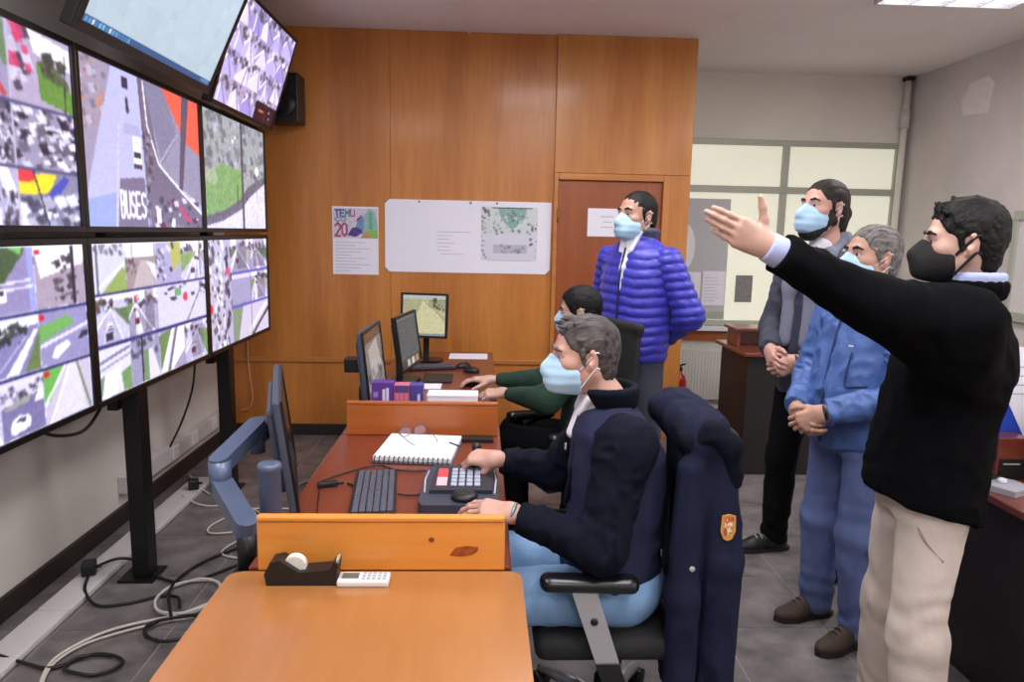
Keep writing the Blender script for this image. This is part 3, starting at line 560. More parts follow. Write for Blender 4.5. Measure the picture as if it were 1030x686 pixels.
ft = empty('front_table', (-0.26, 1.1, 0), 0, 'pale orange wooden table with rounded corners nearest the camera', 'table')
MB().prism(round_rect(-0.635, 0.45, 0.115, 1.742, 0.035), 0.022, Matrix.Translation((0, 0, 0.719))).build('table_top', m_orange, ft)
MB().prism(round_rect(-0.638, 0.447, 0.118, 1.745, 0.036), 0.02, Matrix.Translation((0, 0, 0.698))).build('edge_band', m_edge, ft)
for x in (-0.59, 0.05):
    for y in (0.52, 1.66): bx('leg', (x-0.02, y-0.02, 0), (x+0.02, y+0.02, 0.698), m_edge, ft, 0.004)
bx('apron', (-0.58, 1.64, 0.62), (0.04, 1.66, 0.697), m_edge, ft, 0.003)
def desk(y0, y1, label):
    t = empty('work_desk', (-0.25, (y0+y1)/2, 0), 0, label, 'desk', 'red-brown desks in a row')
    x0, x1 = -0.60, 0.092
    bx('desk_top', (x0, y0, 0.712), (x1, y1, 0.74), m_red, t, 0.005)
    for y in (y0+0.03, y1-0.055): bx('side_panel', (x0+0.03, y, 0), (x1-0.04, y+0.025, 0.711), m_red, t, 0.003)
    bx('modesty_panel', (x0+0.05, y0+0.056, 0.25), (x0+0.07, y1-0.056, 0.71), m_red, t, 0.002)
    return t
desk(1.77, 3.0, 'red-brown desk where the grey-haired man works')
desk(3.005, 5.16, 'long red-brown desk against the wooden wall')
def divider(y, x0, x1, mm, label, z0=0.741):
    t = empty('desk_divider', ((x0+x1)/2, y, z0), 0, label, 'divider', 'wooden dividers on the desks')
    bx('board', (x0, y-0.011, z0), (x1, y+0.011, z0+0.132), mm, t, 0.003); bx('top_rail', (x0, y-0.014, z0+0.133), (x1, y+0.014, z0+0.147), mm, t, 0.004)
    return t
m_knot = mat('dark_knot', (150, 74, 30), 0.4, var=0.5, vs=60)
dv = divider(1.757, -0.567, 0.071, m_pine, 'bright pine divider with a dark knot behind the front table')
MB().prism([(0.036*math.cos(k*0.5236)*(1+0.2*math.sin(k*2)), 0.014*math.sin(k*0.5236)) for k in range(12)], 0.0012, frame((-0.035, 1.746, 0.795), (1, 0, 0.12), (0, 0, 1), (0, -1, 0))).build('knot', m_knot, dv)
MB().prism([(0.008*math.cos(k*0.7854), 0.007*math.sin(k*0.7854)) for k in range(8)], 0.0012, frame((-0.12, 1.746, 0.826), (1, 0, 0), (0, 0, 1), (0, -1, 0))).build('knot', m_knot, dv)
divider(3.0, -0.572, 0.08, m_pined, 'darker wooden divider behind the spiral notebook')
# ------------------------------------------------------------------ things on the front table
m_tapew = mat('tape_white', (222, 220, 214), 0.4)
td = empty('tape_dispenser', (-0.437, 1.690, 0.741), 0, 'black tape dispenser with a white roll', 'tape dispenser')
prof = [(-0.085, 0), (0.085, 0), (0.092, 0.055), (0.083, 0.062), (0.07, 0.042), (0.03, 0.038), (-0.005, 0.035), (-0.05, 0.066), (-0.075, 0.06), (-0.09, 0.03)]
MB().prism(prof, 0.05, frame((-0.437, 1.715, 0.741), (1, 0, 0), (0, 0, 1), (0, -1, 0))).build('body', m_blackp, td)
MB().lathe([(0.013, 0), (0.026, 0), (0.028, 0.002), (0.028, 0.018), (0.026, 0.02), (0.013, 0.02)], 24, frame((-0.455, 1.700, 0.785), (1, 0, 0), (0, 0, 1), (0, -1, 0))).build('tape_roll', m_tapew, td)
bx('cutter', (-0.352, 1.672, 0.794), (-0.346, 1.706, 0.806), m_alu, td, 0.001)
rc = empty('remote_control', (-0.284, 1.682, 0.741), 0, 'white remote control with a grey display', 'remote control')
bx('body', (-0.348, 1.655, 0.741), (-0.220, 1.707, 0.759), m_white, rc, 0.005)
bx('display', (-0.338, 1.668, 0.759), (-0.296, 1.697, 0.760), mat('lcd_grey', (96, 98, 96), 0.3), rc, 0.0004)
m_btn = mat('grey_button', (168, 168, 176), 0.5)
for r in range(3):
    for c in range(5): bx('button', (-0.288+c*0.0128, 1.663+r*0.0145, 0.759), (-0.279+c*0.0128, 1.672+r*0.0145, 0.761), m_btn, rc, 0.0008)
# ------------------------------------------------------------------ things on the near desk
def keyboard(label, c, rz, w=0.37, d=0.14, group=None):
    M = Matrix.Translation((c[0], c[1], c[2])) @ Matrix.Rotation(rz, 4, 'Z')
    t = empty('keyboard', c, rz, label, 'keyboard', group)
    MB().box((-w/2, -d/2, 0), (w/2, d/2, 0.016), 0.005).build('body', m_blackp, t, local=True)
    mb = MB(); nx = int(w/0.0195); ny = 6
    for i in range(nx):
        for j in range(ny):
            x = -w/2+0.008+i*(w-0.016)/nx; y = -d/2+0.008+j*(d-0.016)/ny; mb.box((x, y, 0.015), (x+(w-0.016)/nx-0.003, y+(d-0.016)/ny-0.003, 0.022), 0.0012, seg=1)
    tag(mb.build('keys', mat('grey_key', (76, 78, 92), 0.5), t, local=True), kind='stuff')
    return t
keyboard('black keyboard behind the pine divider', (-0.348, 2.285, 0.741), math.radians(96), 0.40, 0.145)
m_ctl = mat('slate_plastic', (58, 62, 78), 0.4); m_ctl2 = mat('dark_slate', (42, 44, 56), 0.45)
ct = empty('camera_controller', (-0.06, 2.29, 0.741), 0, 'slate grey camera control keypad with joystick under the seated man\'s hands', 'control keypad')
MB().prism([(-0.115, -0.19), (0.10, -0.19), (0.125, -0.15), (0.125, 0.15), (0.105, 0.19), (-0.105, 0.19), (-0.125, 0.15), (-0.13, -0.16)], 0.035, Matrix.Translation((-0.06, 2.295, 0.741))).build('base', m_ctl, ct)
MB().prism([(-0.10, -0.105), (0.105, -0.105), (0.115, 0.13), (-0.09, 0.13)], 0.012, Matrix.Translation((-0.06, 2.31, 0.776))).build('key_panel', m_ctl2, ct)
MB().box((-0.115, -0.02, 0), (-0.105, 0.02, 0.003)).V
ml = mat('light_trim', (190, 192, 200), 0.4)
MB().tube([(-0.175, 2.42, 0.779), (-0.182, 2.33, 0.779), (-0.175, 2.21, 0.779)], 0.003, 6).build('trim_line', ml, ct, True); MB().tube([(0.053, 2.43, 0.779), (0.060, 2.33, 0.779), (0.053, 2.20, 0.779)], 0.003, 6).build('trim_line', ml, ct, True)
bx('red_label', (-0.14, 2.33, 0.788), (-0.105, 2.415, 0.790), mat('red_label', (206, 70, 74), 0.5), ct, 0.0005); bx('pink_label', (-0.14, 2.245, 0.788), (-0.105, 2.325, 0.790), mat('pink_label', (212, 180, 190), 0.5), ct, 0.0005)
for r in range(5):
    for c in range(4): bx('button', (-0.092+c*0.026, 2.24+r*0.036, 0.788), (-0.072+c*0.026, 2.266+r*0.036, 0.793), mat('pale_button', (168, 176, 196), 0.5), ct, 0.0015)
MB().lathe([(0.034, 0), (0.036, 0.012), (0.022, 0.02), (0.012, 0.028), (0.011, 0.055), (0.017, 0.062), (0.017, 0.082), (0.010, 0.09)], 18, Matrix.Translation((-0.01, 2.465, 0.777))).build('joystick', m_blackp, ct, True)
MB().lathe([(0.042, 0), (0.042, 0.012), (0.036, 0.018), (0.02, 0.019)], 20, Matrix.Translation((-0.045, 2.165, 0.776))).build('jog_wheel', m_blackp, ct, True)
# spiral notebook with glasses on it
rz = math.radians(-6); NBc = (-0.24, 2.765, 0.742)
nb = empty('spiral_notebook', NBc, rz, 'open spiral notebook with white pages on the red-brown desk', 'notebook')
bx('cover', (-0.155, -0.17, 0), (0.155, 0.16, 0.004), mat('notebook_cover', (90, 92, 100), 0.5), nb, 0.001, local=True); bx('pages', (-0.15, -0.155, 0.004), (0.15, 0.157, 0.022), m_paper, nb, 0.002, local=True)
for k in range(16):
    x = -0.14+k*0.0187
    MB().tube([(x, -0.160+0.014*math.cos(a), 0.013+0.013*math.sin(a)) for a in [q*0.7 for q in range(10)]], 0.0022, 6).build('ring', m_blackp, nb, True, True)
gl = empty('reading_glasses', (-0.28, 2.90, 0.766), 0.5, 'thin-rimmed reading glasses lying on the notebook', 'glasses')
m_lens = mat('glasses_lens', (200, 206, 220), 0.08, alpha=0.12)
m_rim = mat('glasses_rim', (70, 84, 120), 0.3, 0.4)
for s in (-1, 1):
    cc = Vector((s*0.034, 0, 0.02)); P = [cc+Vector((0.028*math.cos(a), 0, 0.02*math.sin(a))) for a in [q*math.pi/8 for q in range(17)]]
    MB().tube(P, 0.0013, 6).build('rim', m_rim, gl, True, True)
    MB().prism([(0.027*math.cos(q*math.pi/8), 0.019*math.sin(q*math.pi/8)) for q in range(16)], 0.001, frame(cc, (1, 0, 0), (0, 0, 1), (0, -1, 0))).build('lens', m_lens, gl, local=True)
    MB().tube(spline([(s*0.062, 0, 0.025), (s*0.066, -0.02, 0.022), (s*0.06, -0.10, 0.008), (s*0.05, -0.135, 0.002)]), 0.0018, 6).build('temple', m_rim, gl, True, True)
MB().tube([(-0.007, 0, 0.022), (0, 0, 0.027), (0.007, 0, 0.022)], 0.0018, 6).build('bridge', m_rim, gl, True, True)
tag(MB().tube([(-0.12, 2.80, 0.7665), (-0.085, 2.76, 0.7665), (-0.02-0.06, 2.75, 0.7665)], 0.0035, 8).build('pen', m_blackp, None, True), 'slim dark pen lying across the notebook page', 'pen')
dt = empty('document_tray', (-0.06, 2.935, 0.741), 0, 'flat black tray lying against the darker divider', 'tray')
bx('tray_base', (-0.075, 2.89, 0.741), (0.06, 2.975, 0.749), m_blackp, dt, 0.002); bx('tray_rim', (-0.075, 2.884, 0.741), (0.06, 2.89, 0.756), m_blackp, dt, 0.001)
wr = empty('desk_adapter', (-0.52, 2.36, 0.741), 0.3, 'small black plug adapter on the red-brown desk', 'adapter')
bx('body', (-0.035, -0.012, 0), (0.035, 0.012, 0.018), m_blackp, wr, 0.005, local=True); MB().tube([(0.03, 0, 0.009), (0.055, 0, 0.008)], 0.005, 8).build('strain_relief', m_blackp, wr, True, True)
ms = empty('flip_phone', (-0.03, 2.58, 0.741), -0.5, 'small black phone lying behind the control keypad', 'phone')
bx('body', (-0.035, -0.06, 0), (0.035, 0.06, 0.014), m_blackp, ms, 0.005, local=True); bx('screen', (-0.028, -0.045, 0.014), (0.028, 0.05, 0.0148), mat('phone_glass', (40, 46, 60), 0.1), ms, 0.0003, local=True)
def cable(name, P, r, m, label, n=8):
    return tag(MB().tube(spline(P, n), r, 7).build(name, m, None, True), label, 'cable')
z = 0.7455
cable('desk_cable', [(-0.55, 2.40, z), (-0.47, 2.50, z), (-0.38, 2.57, z), (-0.30, 2.52, z), (-0.2, 2.515, z), (-0.1, 2.56, z)], 0.003, m_cab, 'thin black cable looping above the keyboard to the keypad')
cable('desk_cable', [(-0.27, 2.28, z), (-0.24, 2.27, z), (-0.21, 2.27, z), (-0.195, 2.28, z)], 0.003, m_cab, 'short black cable between the keyboard and the keypad')
cable('desk_cable', [(-0.455, 2.38, z), (-0.43, 2.355, z), (-0.425, 2.33, z)], 0.0035, m_cab, 'short black cable from the adapter to the keyboard')
cable('desk_cable', [(-0.54, 2.33, z), (-0.52, 2.22, z), (-0.50, 2.12, z), (-0.47, 2.03, z)], 0.002, m_cab, 'very thin black cable running towards the pine divider')
# ------------------------------------------------------------------ monitors
def monitor(label, a, b, z0, z1, tilt, pic, m_body, stand=None, group=None, thick=0.045, bez=0.016, back=True):
    """flat monitor whose lower edge runs from a to b (left to right for its viewer), leaning back by tilt"""
    a = Vector((a[0], a[1], z0)); b = Vector((b[0], b[1], z0)); U = (b-a); W = U.length; U.normalize(); Nf = U.cross(Vector((0, 0, 1)))
    up = (Vector((0, 0, math.cos(tilt)))-Nf*math.sin(tilt)); nn = U.cross(up); h = (z1-z0)/math.cos(tilt); M = frame(a, U, up, nn)
    mid = (a+b)/2
    t = empty('monitor', (mid.x, mid.y, stand if stand else z0), 0, label, 'monitor', group)
    MB().box((0, 0, -thick*0.5), (W, h, -0.002), 0.006, M).build('casing', m_body, t)
    if back:
        mb = MB(); n = 8
        mb.box((W*0.12, h*0.12, -thick), (W*0.88, h*0.88, -thick*0.48), 0.012, M); mb.build('rear_shell', m_body, t)
    mb = MB()
    for lo, hi in (((0, 0, -0.003), (W, bez, 0.006)), ((0, h-bez, -0.003), (W, h, 0.006)), ((0, bez, -0.003), (bez, h-bez, 0.006)), ((W-bez, bez, -0.003), (W, h-bez, 0.006))): mb.box(lo, hi, 0.0015, M)
    mb.build('bezel', m_bez, t)
    if pic is None: MB().box((bez, bez, -0.002), (W-bez, h-bez, 0.001), 0, M).build('screen', mat('dark_screen', (40, 44, 50), 0.15), t)
    else: pic_ob('screen', pic, M @ Vector((bez, h-bez, 0.001)), U*(W-2*bez), -up*(h-2*bez), t, m_mon)
    if stand:
        c = M @ Vector((W/2, h*0.3, -thick)); foot = Vector((c.x, c.y, stand))-Nf*0.02
        MB().tube([c, c-Nf*0.02-Vector((0, 0, 0.05)), foot+Vector((0, 0, 0.02)), foot], [0.022, 0.022, 0.02, 0.026], 12).build('neck', m_bez, t, True)
        MB().prism(round_rect(-0.12, -0.08, 0.12, 0.08, 0.05), 0.014, frame(foot+Nf*0.03, U, -Nf, (0, 0, 1))).build('foot', m_bez, t)
    return t, M, W, h
m_mon = attr_mat('monitor_picture', emit=0.75, rough=0.25)
m_mback = mat('slate_monitor_shell', (66, 72, 88), 0.4)
# near monitor on a jointed arm, seen almost edge-on
near, Mn, Wn, hn = monitor('slate monitor seen edge-on, held by the grey arm at the desk edge', (-0.548, 2.08), (-0.715, 2.68), 0.76, 1.11, math.radians(7), None, m_mback, thick=0.05)
m_arm = mat('blue_grey_arm', (92, 104, 130), 0.35, 0.35)
ma = empty('monitor_mount', (-0.62, 1.86, 0.70), 0, 'jointed blue-grey monitor arm clamped to the desk beside the pine divider', 'monitor arm')
bx('clamp', (-0.66, 1.80, 0.62), (-0.59, 1.88, 0.70), m_black, ma, 0.004)
MB().cyl((-0.625, 1.84, 0.69), (-0.625, 1.84, 0.80), 0.026, n=18).build('base_post', m_black, ma, True)
def link(p, q, w, h):
    p = Vector(p); q = Vector(q); x = (q-p).normalized(); y = Vector((0, 0, 1)).cross(x).normalized(); zz = x.cross(y); L = (q-p).length
    P = [(L+w*math.cos(a), w*math.sin(a)) for a in [math.radians(-90+k*22.5) for k in range(9)]]+[(w*math.cos(a), w*math.sin(a)) for a in [math.radians(90+k*22.5) for k in range(9)]]
    MB().prism(P, h, frame(p-zz*h/2, x, y, zz)).build('link', m_arm, ma)
link((-0.625, 1.84, 0.82), (-0.755, 2.02, 0.875), 0.029, 0.045)
MB().cyl((-0.755, 2.02, 0.85), (-0.755, 2.02, 0.945), 0.032, n=18).build('elbow', m_arm, ma, True)
link((-0.755, 2.02, 0.935), (-0.715, 2.24, 0.985), 0.028, 0.045)
MB().cyl((-0.715, 2.24, 0.90), (-0.715, 2.24, 1.0), 0.024, n=16).build('wrist_joint', m_arm, ma, True)
bx('head_bracket', (-0.745, 2.26, 0.93), (-0.69, 2.36, 0.99), m_mback, ma, 0.006)
MB().lathe([(0.029, 0), (0.030, 0.008), (0.030, 0.205), (0.033, 0.21), (0.033, 0.223), (0.028, 0.228)], 22, Matrix.Translation((-0.585, 1.93, 0.741))).build('gas_column', m_arm, ma, True)
# far desk monitors
def view_pic(kind):
    p = Pic(60, 46, (150, 150, 150))
    if kind == 0:
        p.rect(0, 0, 1, 1, (130, 130, 132)); p.rect(0, 0, 1, 0.16, (96, 70, 58)); p.poly([(0.2, 0.25), (0.7, 0.15), (0.9, 0.6), (0.3, 0.7)], (190, 188, 184)); p.speckle(0, 0.5, 1, 1, 40, [(70, 70, 72), (110, 104, 96), (160, 156, 150)], 0.06, 2)
    elif kind == 1:
        p.rect(0, 0, 1, 1, (70, 96, 104)); p.rect(0, 0, 1, 0.06, (100, 120, 128)); p.rect(0.05, 0.1, 0.95, 0.8, (78, 104, 112)); p.rect(0, 0.82, 1, 1, (50, 62, 70))
        for k, c in enumerate(((210, 206, 196), (220, 220, 226), (206, 150, 90))): p.rect(0.3+k*0.22, 0.84, 0.44+k*0.22, 0.97, c)
    else:
        p.rect(0, 0, 1, 1, (206, 202, 160)); p.rect(0, 0, 1, 0.08, (206, 208, 206)); p.poly([(0, 0.1), (0.5, 0.1), (0.1, 0.9), (0, 0.9)], (190, 186, 146)); p.poly([(0.45, 0.15), (0.6, 0.15), (1, 0.7), (1, 0.95), (0.2, 0.95)], (228, 222, 172)); p.line([(0.5, 0.15), (1, 0.6)], (150, 146, 110), 0.01); p.line([(0.5, 0.15), (0.15, 0.95)], (236, 232, 196), 0.012); p.rect(0.6, 0.1, 1, 0.3, (176, 174, 140)); p.speckle(0.65, 0.1, 1, 0.35, 14, [(120, 120, 96), (90, 92, 80)], 0.05, 3); p.rect(0, 0.94, 1, 1, (150, 156, 160))
    p.noise(5, 2, kind); return p
mon1, _, _, _ = monitor('monitor seen edge-on beside the small purple boxes', (-0.492, 3.13), (-0.480, 3.60), 0.80, 1.165, math.radians(6), view_pic(0), m_mback, group='monitors on the far desk', stand=0.742)
monitor('black monitor with a teal screen, between the other two on the far desk', (-0.430, 3.86), (-0.360, 4.30), 0.83, 1.145, math.radians(8), view_pic(1), m_bez, 0.742, 'monitors on the far desk')
monitor('square black monitor facing the camera with a pale yellow road view', (-0.545, 4.76), (-0.225, 4.70), 0.905, 1.205, math.radians(6), view_pic(2), m_bez, 0.742, 'monitors on the far desk')
bx('rear_mount', (-0.66, 3.40, 0.93), (-0.59, 3.48, 1.0), m_blackp, mon1, 0.005); MB().tube([(-0.60, 3.44, 0.965), (-0.525, 3.40, 0.965)], 0.016, 10).build('mount_arm', m_black, mon1, True)
keyboard('black keyboard below the square monitor', (-0.33, 4.50, 0.741), math.radians(14), 0.34, 0.13)
bp_ = empty('black_folder', (-0.25, 4.18, 0.741), 0, 'square black folder lying in the middle of the far desk', 'folder')
bx('cover', (-0.335, 4.07, 0.741), (-0.165, 4.29, 0.752), mat('black_folder', (40, 34, 34), 0.5), bp_, 0.003); bx('spine', (-0.337, 4.07, 0.741), (-0.333, 4.29, 0.754), m_blackp, bp_, 0.001)
def mouse(label, c, rz=0.0):
    t = empty('computer_mouse', c, rz, label, 'mouse')
    V = MB().ball((0, 0, 0.006), (0.055, 0.031, 0.030), 16); V.V = [(x, y, max(0, zz)) for x, y, zz in V.V]; V.build('shell', m_blackp, t, True, True)
    MB().cyl((0.026, -0.004, 0.030), (0.026, 0.004, 0.030), 0.007, n=10).build('wheel', m_ctl2, t, True, True); return t
mouse('black mouse beside the keyboard of the far desk', (-0.11, 4.55, 0.741), 0.6)
mouse('black mouse near the right edge of the far desk', (-0.055, 4.40, 0.741), 2.8)
mouse('black mouse under the hand of the person in green', (-0.055, 4.02, 0.741), 3.1)
tag(bx('paper_sheet', (-0.22, 4.86, 0.741), (0.05, 5.08, 0.7425), m_paper, None, 0), 'white paper sheet lying against the wooden wall on the far desk', 'paper')
tag(bx('paper_sheet', (-0.43, 3.90, 0.741), (-0.22, 4.04, 0.7425), m_paper, None, 0), 'white paper sheet lying behind the small boxes', 'paper')
wbx = empty('white_box', (-0.09, 3.66, 0.741), 0, 'flat white box on the far desk beside the green sleeve', 'box')
bx('box_body', (-0.265, 3.50, 0.741), (-0.01, 3.62, 0.79), m_paper, wbx, 0.002); bx('box_lid', (-0.267, 3.498, 0.7905), (-0.008, 3.622, 0.80), m_paper, wbx, 0.002)
def small_box(label, x0, x1, h, bands):
    t = empty('product_box', ((x0+x1)/2, 3.1, 0.741), 0, label, 'box', 'small printed boxes behind the divider')
    p = Pic(24, 36, bands[0])
    for (a, b, c, d, col) in bands[1:]: p.rect(a, b, c, d, col)
    bx('carton', (x0, 3.06, 0.741), (x1, 3.13, 0.741+h), mat('carton_'+str(int(bands[0][0])), bands[0], 0.5), t, 0.001)
    pic_ob('printed_front', p, (x0+0.002, 3.0585, 0.741+h-0.002), (x1-x0-0.004, 0, 0), (0, 0, -h+0.004), t, attr_mat('print', 0, 0.5))
small_box('purple box with white lettering, leftmost of the three small boxes', -0.475, -0.38, 0.215, [(88, 52, 140), (0.5, 0.15, 0.62, 0.5, (220, 214, 236)), (0.68, 0.1, 0.78, 0.55, (220, 214, 236)), (0.1, 0.2, 0.3, 0.3, (150, 120, 190))])
small_box('pink striped box, middle of the three small boxes', -0.378, -0.31, 0.205, [(196, 104, 130), (0, 0, 1, 0.16, (84, 60, 130)), (0.2, 0.2, 0.26, 1, (226, 150, 160)), (0.5, 0.2, 0.56, 1, (226, 150, 160)), (0.78, 0.2, 0.84, 1, (226, 150, 160))])
small_box('purple and light blue box, rightmost of the three small boxes', -0.308, -0.25, 0.205, [(76, 62, 140), (0, 0.55, 1, 1, (120, 168, 206)), (0.6, 0.2, 0.8, 0.36, (206, 206, 230)), (0.2, 0.6, 0.3, 1, (180, 206, 226)), (0.6, 0.6, 0.7, 1, (180, 206, 226))])
# ------------------------------------------------------------------ things on the wooden wall
m_print = attr_mat('print', 0, 0.5)
def sheet(name, x0, x1, z0, z1, y, pic, label, cat, t=0.002, outline=None, group=None):
    r = empty(name, ((x0+x1)/2, y, z0), 0, label, cat, group)
    P = outline or [(x0, z0), (x1, z0), (x1, z1), (x0, z1)]
    MB().prism(P, t, frame((0, y, 0), (1, 0, 0), (0, 0, 1), (0, -1, 0))).build('backing', m_paper, r)
    return r
po = sheet('wall_poster', -1.137, -0.79, 1.275, 1.787, RYW, None, 'calendar poster with colourful picture on the wooden wall', 'poster')
p = Pic(110, 72, (214, 206, 224)); p.poly([(0.6, 0.45), (0.8, 0), (0.93, 0.1), (1, 0.6), (1, 1), (0.65, 1)], (150, 190, 186)); p.poly([(0.72, 0.75), (1, 0.7), (1, 1), (0.6, 1)], (142, 190, 84)); p.poly([(0.32, 0.9), (0.42, 0.65), (0.62, 0.6), (0.66, 0.8), (0.5, 0.95)], (84, 60, 140)); p.poly([(0.5, 0.6), (0.62, 0.2), (0.68, 0.3), (0.68, 0.75)], (110, 150, 196)); p.poly([(0.78, 0.7), (0.8, 0.15), (0.86, 0.1), (0.9, 0.7)], (110, 176, 140)); p.poly([(0.5, 0.45), (0.56, 0.3), (0.64, 0.25), (0.6, 0.4)], (180, 70, 96)); p.poly([(0.64, 0.95), (0.7, 0.78), (0.85, 0.8), (0.8, 1)], (206, 150, 110))
p.text('TEMU', 0.05, 0.07, 0.46, 0.2, [(74, 76, 150), (70, 90, 160), (80, 150, 130), (170, 90, 140)], 0.026); p.text('CO', 0.05, 0.30, 0.26, 0.14, [(90, 150, 150), (110, 160, 140)], 0.02); p.text('20', 0.05, 0.50, 0.30, 0.42, [(176, 66, 90), (170, 74, 104)], 0.034); p.noise(8, 2, 4)
pic_ob('picture', p, (-1.13, RYW-0.003, 1.775), (0.335, 0, 0), (0, 0, -0.225), po, m_print)
m_line = mat('faint_grey_print', (182, 182, 196), 0.7)
for k in range(10): bx('text_line', (-1.115, RYW-0.0028, 1.30+k*0.024), (-1.0+0.18*((k*7) % 5)/5, RYW-0.0022, 1.304+k*0.024), m_line, po, 0)
c = 0.035; wbd = sheet('white_board_sheet', -0.74, 0.527, 1.302, 1.85, RYW-0.0005, None, 'wide white sheet with clipped corners on the wooden wall', 'board', 0.006, [(-0.74+c, 1.302), (0.527-c, 1.302), (0.527, 1.302+c), (0.527, 1.85), (-0.74+c, 1.85), (-0.74, 1.85-c), (-0.74, 1.302+c)])
for x in (-0.48, -0.09, 0.11): MB().cyl((x, RYW-0.006, 1.835), (x, RYW-0.016, 1.835), 0.007, n=8).build('push_pin', m_blackp, wbd)
pn = sheet('pinned_paper', -0.365, -0.06, 1.415, 1.64, RYW-0.007, None, 'pale printed paper pinned in the middle of the white sheet', 'paper', 0.001)
for k, (a, b) in enumerate(((0.02, 0.28), (0.02, 0.14), (0.02, 0.12), (0.02, 0.16), (0.02, 0.12), (0.02, 0.13), (0.05, 0.22))): bx('text_line', (-0.365+a, RYW-0.0086, 1.61-k*0.028), (-0.365+b, RYW-0.0080, 1.614-k*0.028), m_line, pn, 0)
mp_ = sheet('map_print', -0.01, 0.425, 1.40, 1.81, RYW-0.007, None, 'map print with green area and tiny legends on the white sheet', 'map', 0.001)
p = Pic(100, 92, (222, 220, 234)); p.rect(0.0, 0, 1, 0.5, (214, 220, 222)); p.poly([(0.3, 0.02), (0.8, 0.02), (0.78, 0.2), (0.62, 0.36), (0.55, 0.42), (0.42, 0.3), (0.32, 0.14)], (136, 180, 172)); p.speckle(0.15, 0, 0.85, 0.5, 60, [(120, 160, 150), (206, 220, 200), (180, 190, 190), (110, 120, 120)], 0.03, 1); p.speckle(0, 0, 0.14, 0.25, 16, [(60, 62, 70), (120, 124, 130)], 0.03, 2); p.speckle(0, 0.25, 0.1, 0.95, 24, [(120, 122, 134), (160, 160, 170)], 0.025, 3); p.speckle(0.86, 0.3, 1, 0.95, 22, [(90, 92, 104), (150, 150, 160)], 0.025, 4); p.rect(0.22, 0.70, 0.82, 0.86, (190, 190, 204)); p.speckle(0.3, 0.72, 0.78, 0.84, 20, [(150, 150, 166), (120, 120, 140)], 0.03, 5); p.rect(0.12, 0.985, 0.9, 1, (150, 150, 140)); p.line([(0.2, 0.02), (0.9, 0.02)], (90, 96, 100), 0.008)
pic_ob('map_picture', p, (-0.008, RYW-0.0085, 1.808), (0.431, 0, 0), (0, 0, -0.406), mp_, m_print)
dn = sheet('door_notice', 0.808, 1.048, 1.602, 1.815, RYW-0.0135, None, 'white paper notice taped on the brown door', 'notice', 0.001)
for k, (a, b) in enumerate(((0.10, 0.2), (0.12, 0.19), (0.1, 0.2))): bx('text_line', (0.808+a, RYW-0.0152, 1.75-k*0.04), (0.808+b, RYW-0.0146, 1.756-k*0.04), m_line, dn, 0)
cable('wall_cable', [(-1.80, 5.485, 0.88), (-1.80, 5.485, 0.62), (-1.79, 5.475, 0.5), (-1.77, 5.47, 0.3), (-1.80, 5.47, 0.22), (-1.86, 5.47, 0.2)], 0.006, mat('beige_cable', (196, 150, 104), 0.5), 'beige cable hanging down the wooden wall beside the rear post')
# notices at the window
nbd = empty('notice_board', (2.0, RYB-0.04, 0.87), 0, 'dark grey board leaning in the lower left window pane', 'board')
bx('board', (1.68, RYB-0.030, 0.86), (2.26, RYB-0.012, 1.96), mat('grey_board', (196, 196, 198), 0.4), nbd, 0.003)
bx('lower_strip', (1.68, RYB-0.0325, 0.86), (2.26, RYB-0.0305, 0.93), m_alu, nbd, 0.001)
m_paper2 = mat('grey_white_paper', (244, 244, 248), 0.7)
tag(MB().prism([(1.86, 0.93), (1.97, 0.98), (2.02, 1.06), (2.02, 1.29), (1.84, 1.30)], 0.002, frame((0, RYB-0.034, 0), (1, 0, 0), (0, 0, 1), (0, -1, 0))).build('notice_paper', m_paper2), 'white notice with torn corner on the grey window board', 'paper')
npp = sheet('notice_paper', 2.04, 2.25, 0.985, 1.305, RYB-0.034, None, 'white printed notice at the right edge of grey board', 'paper', 0.002)
for k in range(8): bx('text_line', (2.06, RYB-0.0368, 1.03+k*0.03), (2.16+0.06*((k*3) % 4)/4, RYB-0.0362, 1.034+k*0.03), m_line, npp, 0)
tag(MB().prism([(1.85+0.1*math.cos(k*0.3927)*(1 if k % 2 else 0.96), 1.52+0.21*math.sin(k*0.3927)) for k in range(16)], 0.01, frame((0, RYB-0.034, 0), (1, 0, 0), (0, 0, 1), (0, -1, 0))).build('oval_sign', m_paper2), 'white rounded sign on the grey board beside the wooden wall', 'sign')
tag(bx('grey_notice', (2.36, RYB-0.006, 1.02), (2.52, RYB-0.001, 1.27), mat('grey_notice', (140, 138, 136), 0.6, var=0.3, vs=30), None, 0.0005), 'small grey printed notice on the window behind the bearded man', 'notice')
# fire extinguisher
m_redp = mat('extinguisher_red', (176, 30, 34), 0.3)
fe = empty('fire_extinguisher', (1.74, 6.0, 0), 0, 'red fire extinguisher standing behind the edge of wooden wall', 'fire extinguisher')
T = Matrix.Translation((1.74, 6.0, 0))
MB().lathe([(0.06, 0.0), (0.062, 0.01), (0.062, 0.36), (0.05, 0.41), (0.022, 0.435), (0.022, 0.46)], 20, T).build('cylinder', m_redp, fe, True)
MB().lathe([(0.0627, 0.16), (0.0627, 0.28)], 20, T).build('label', m_white, fe, True)
bx('valve', (1.72, 5.98, 0.46), (1.76, 6.02, 0.49), m_blackp, fe, 0.004); MB().tube([(1.74, 6.0, 0.49), (1.74, 5.98, 0.51), (1.76, 5.92, 0.53)], 0.008, 8).build('lever', m_blackp, fe, True); MB().tube(spline([(1.72, 5.99, 0.475), (1.67, 5.96, 0.45), (1.665, 5.95, 0.3), (1.67, 5.945, 0.15)]), 0.009, 8).build('hose', m_blackp, fe, True)
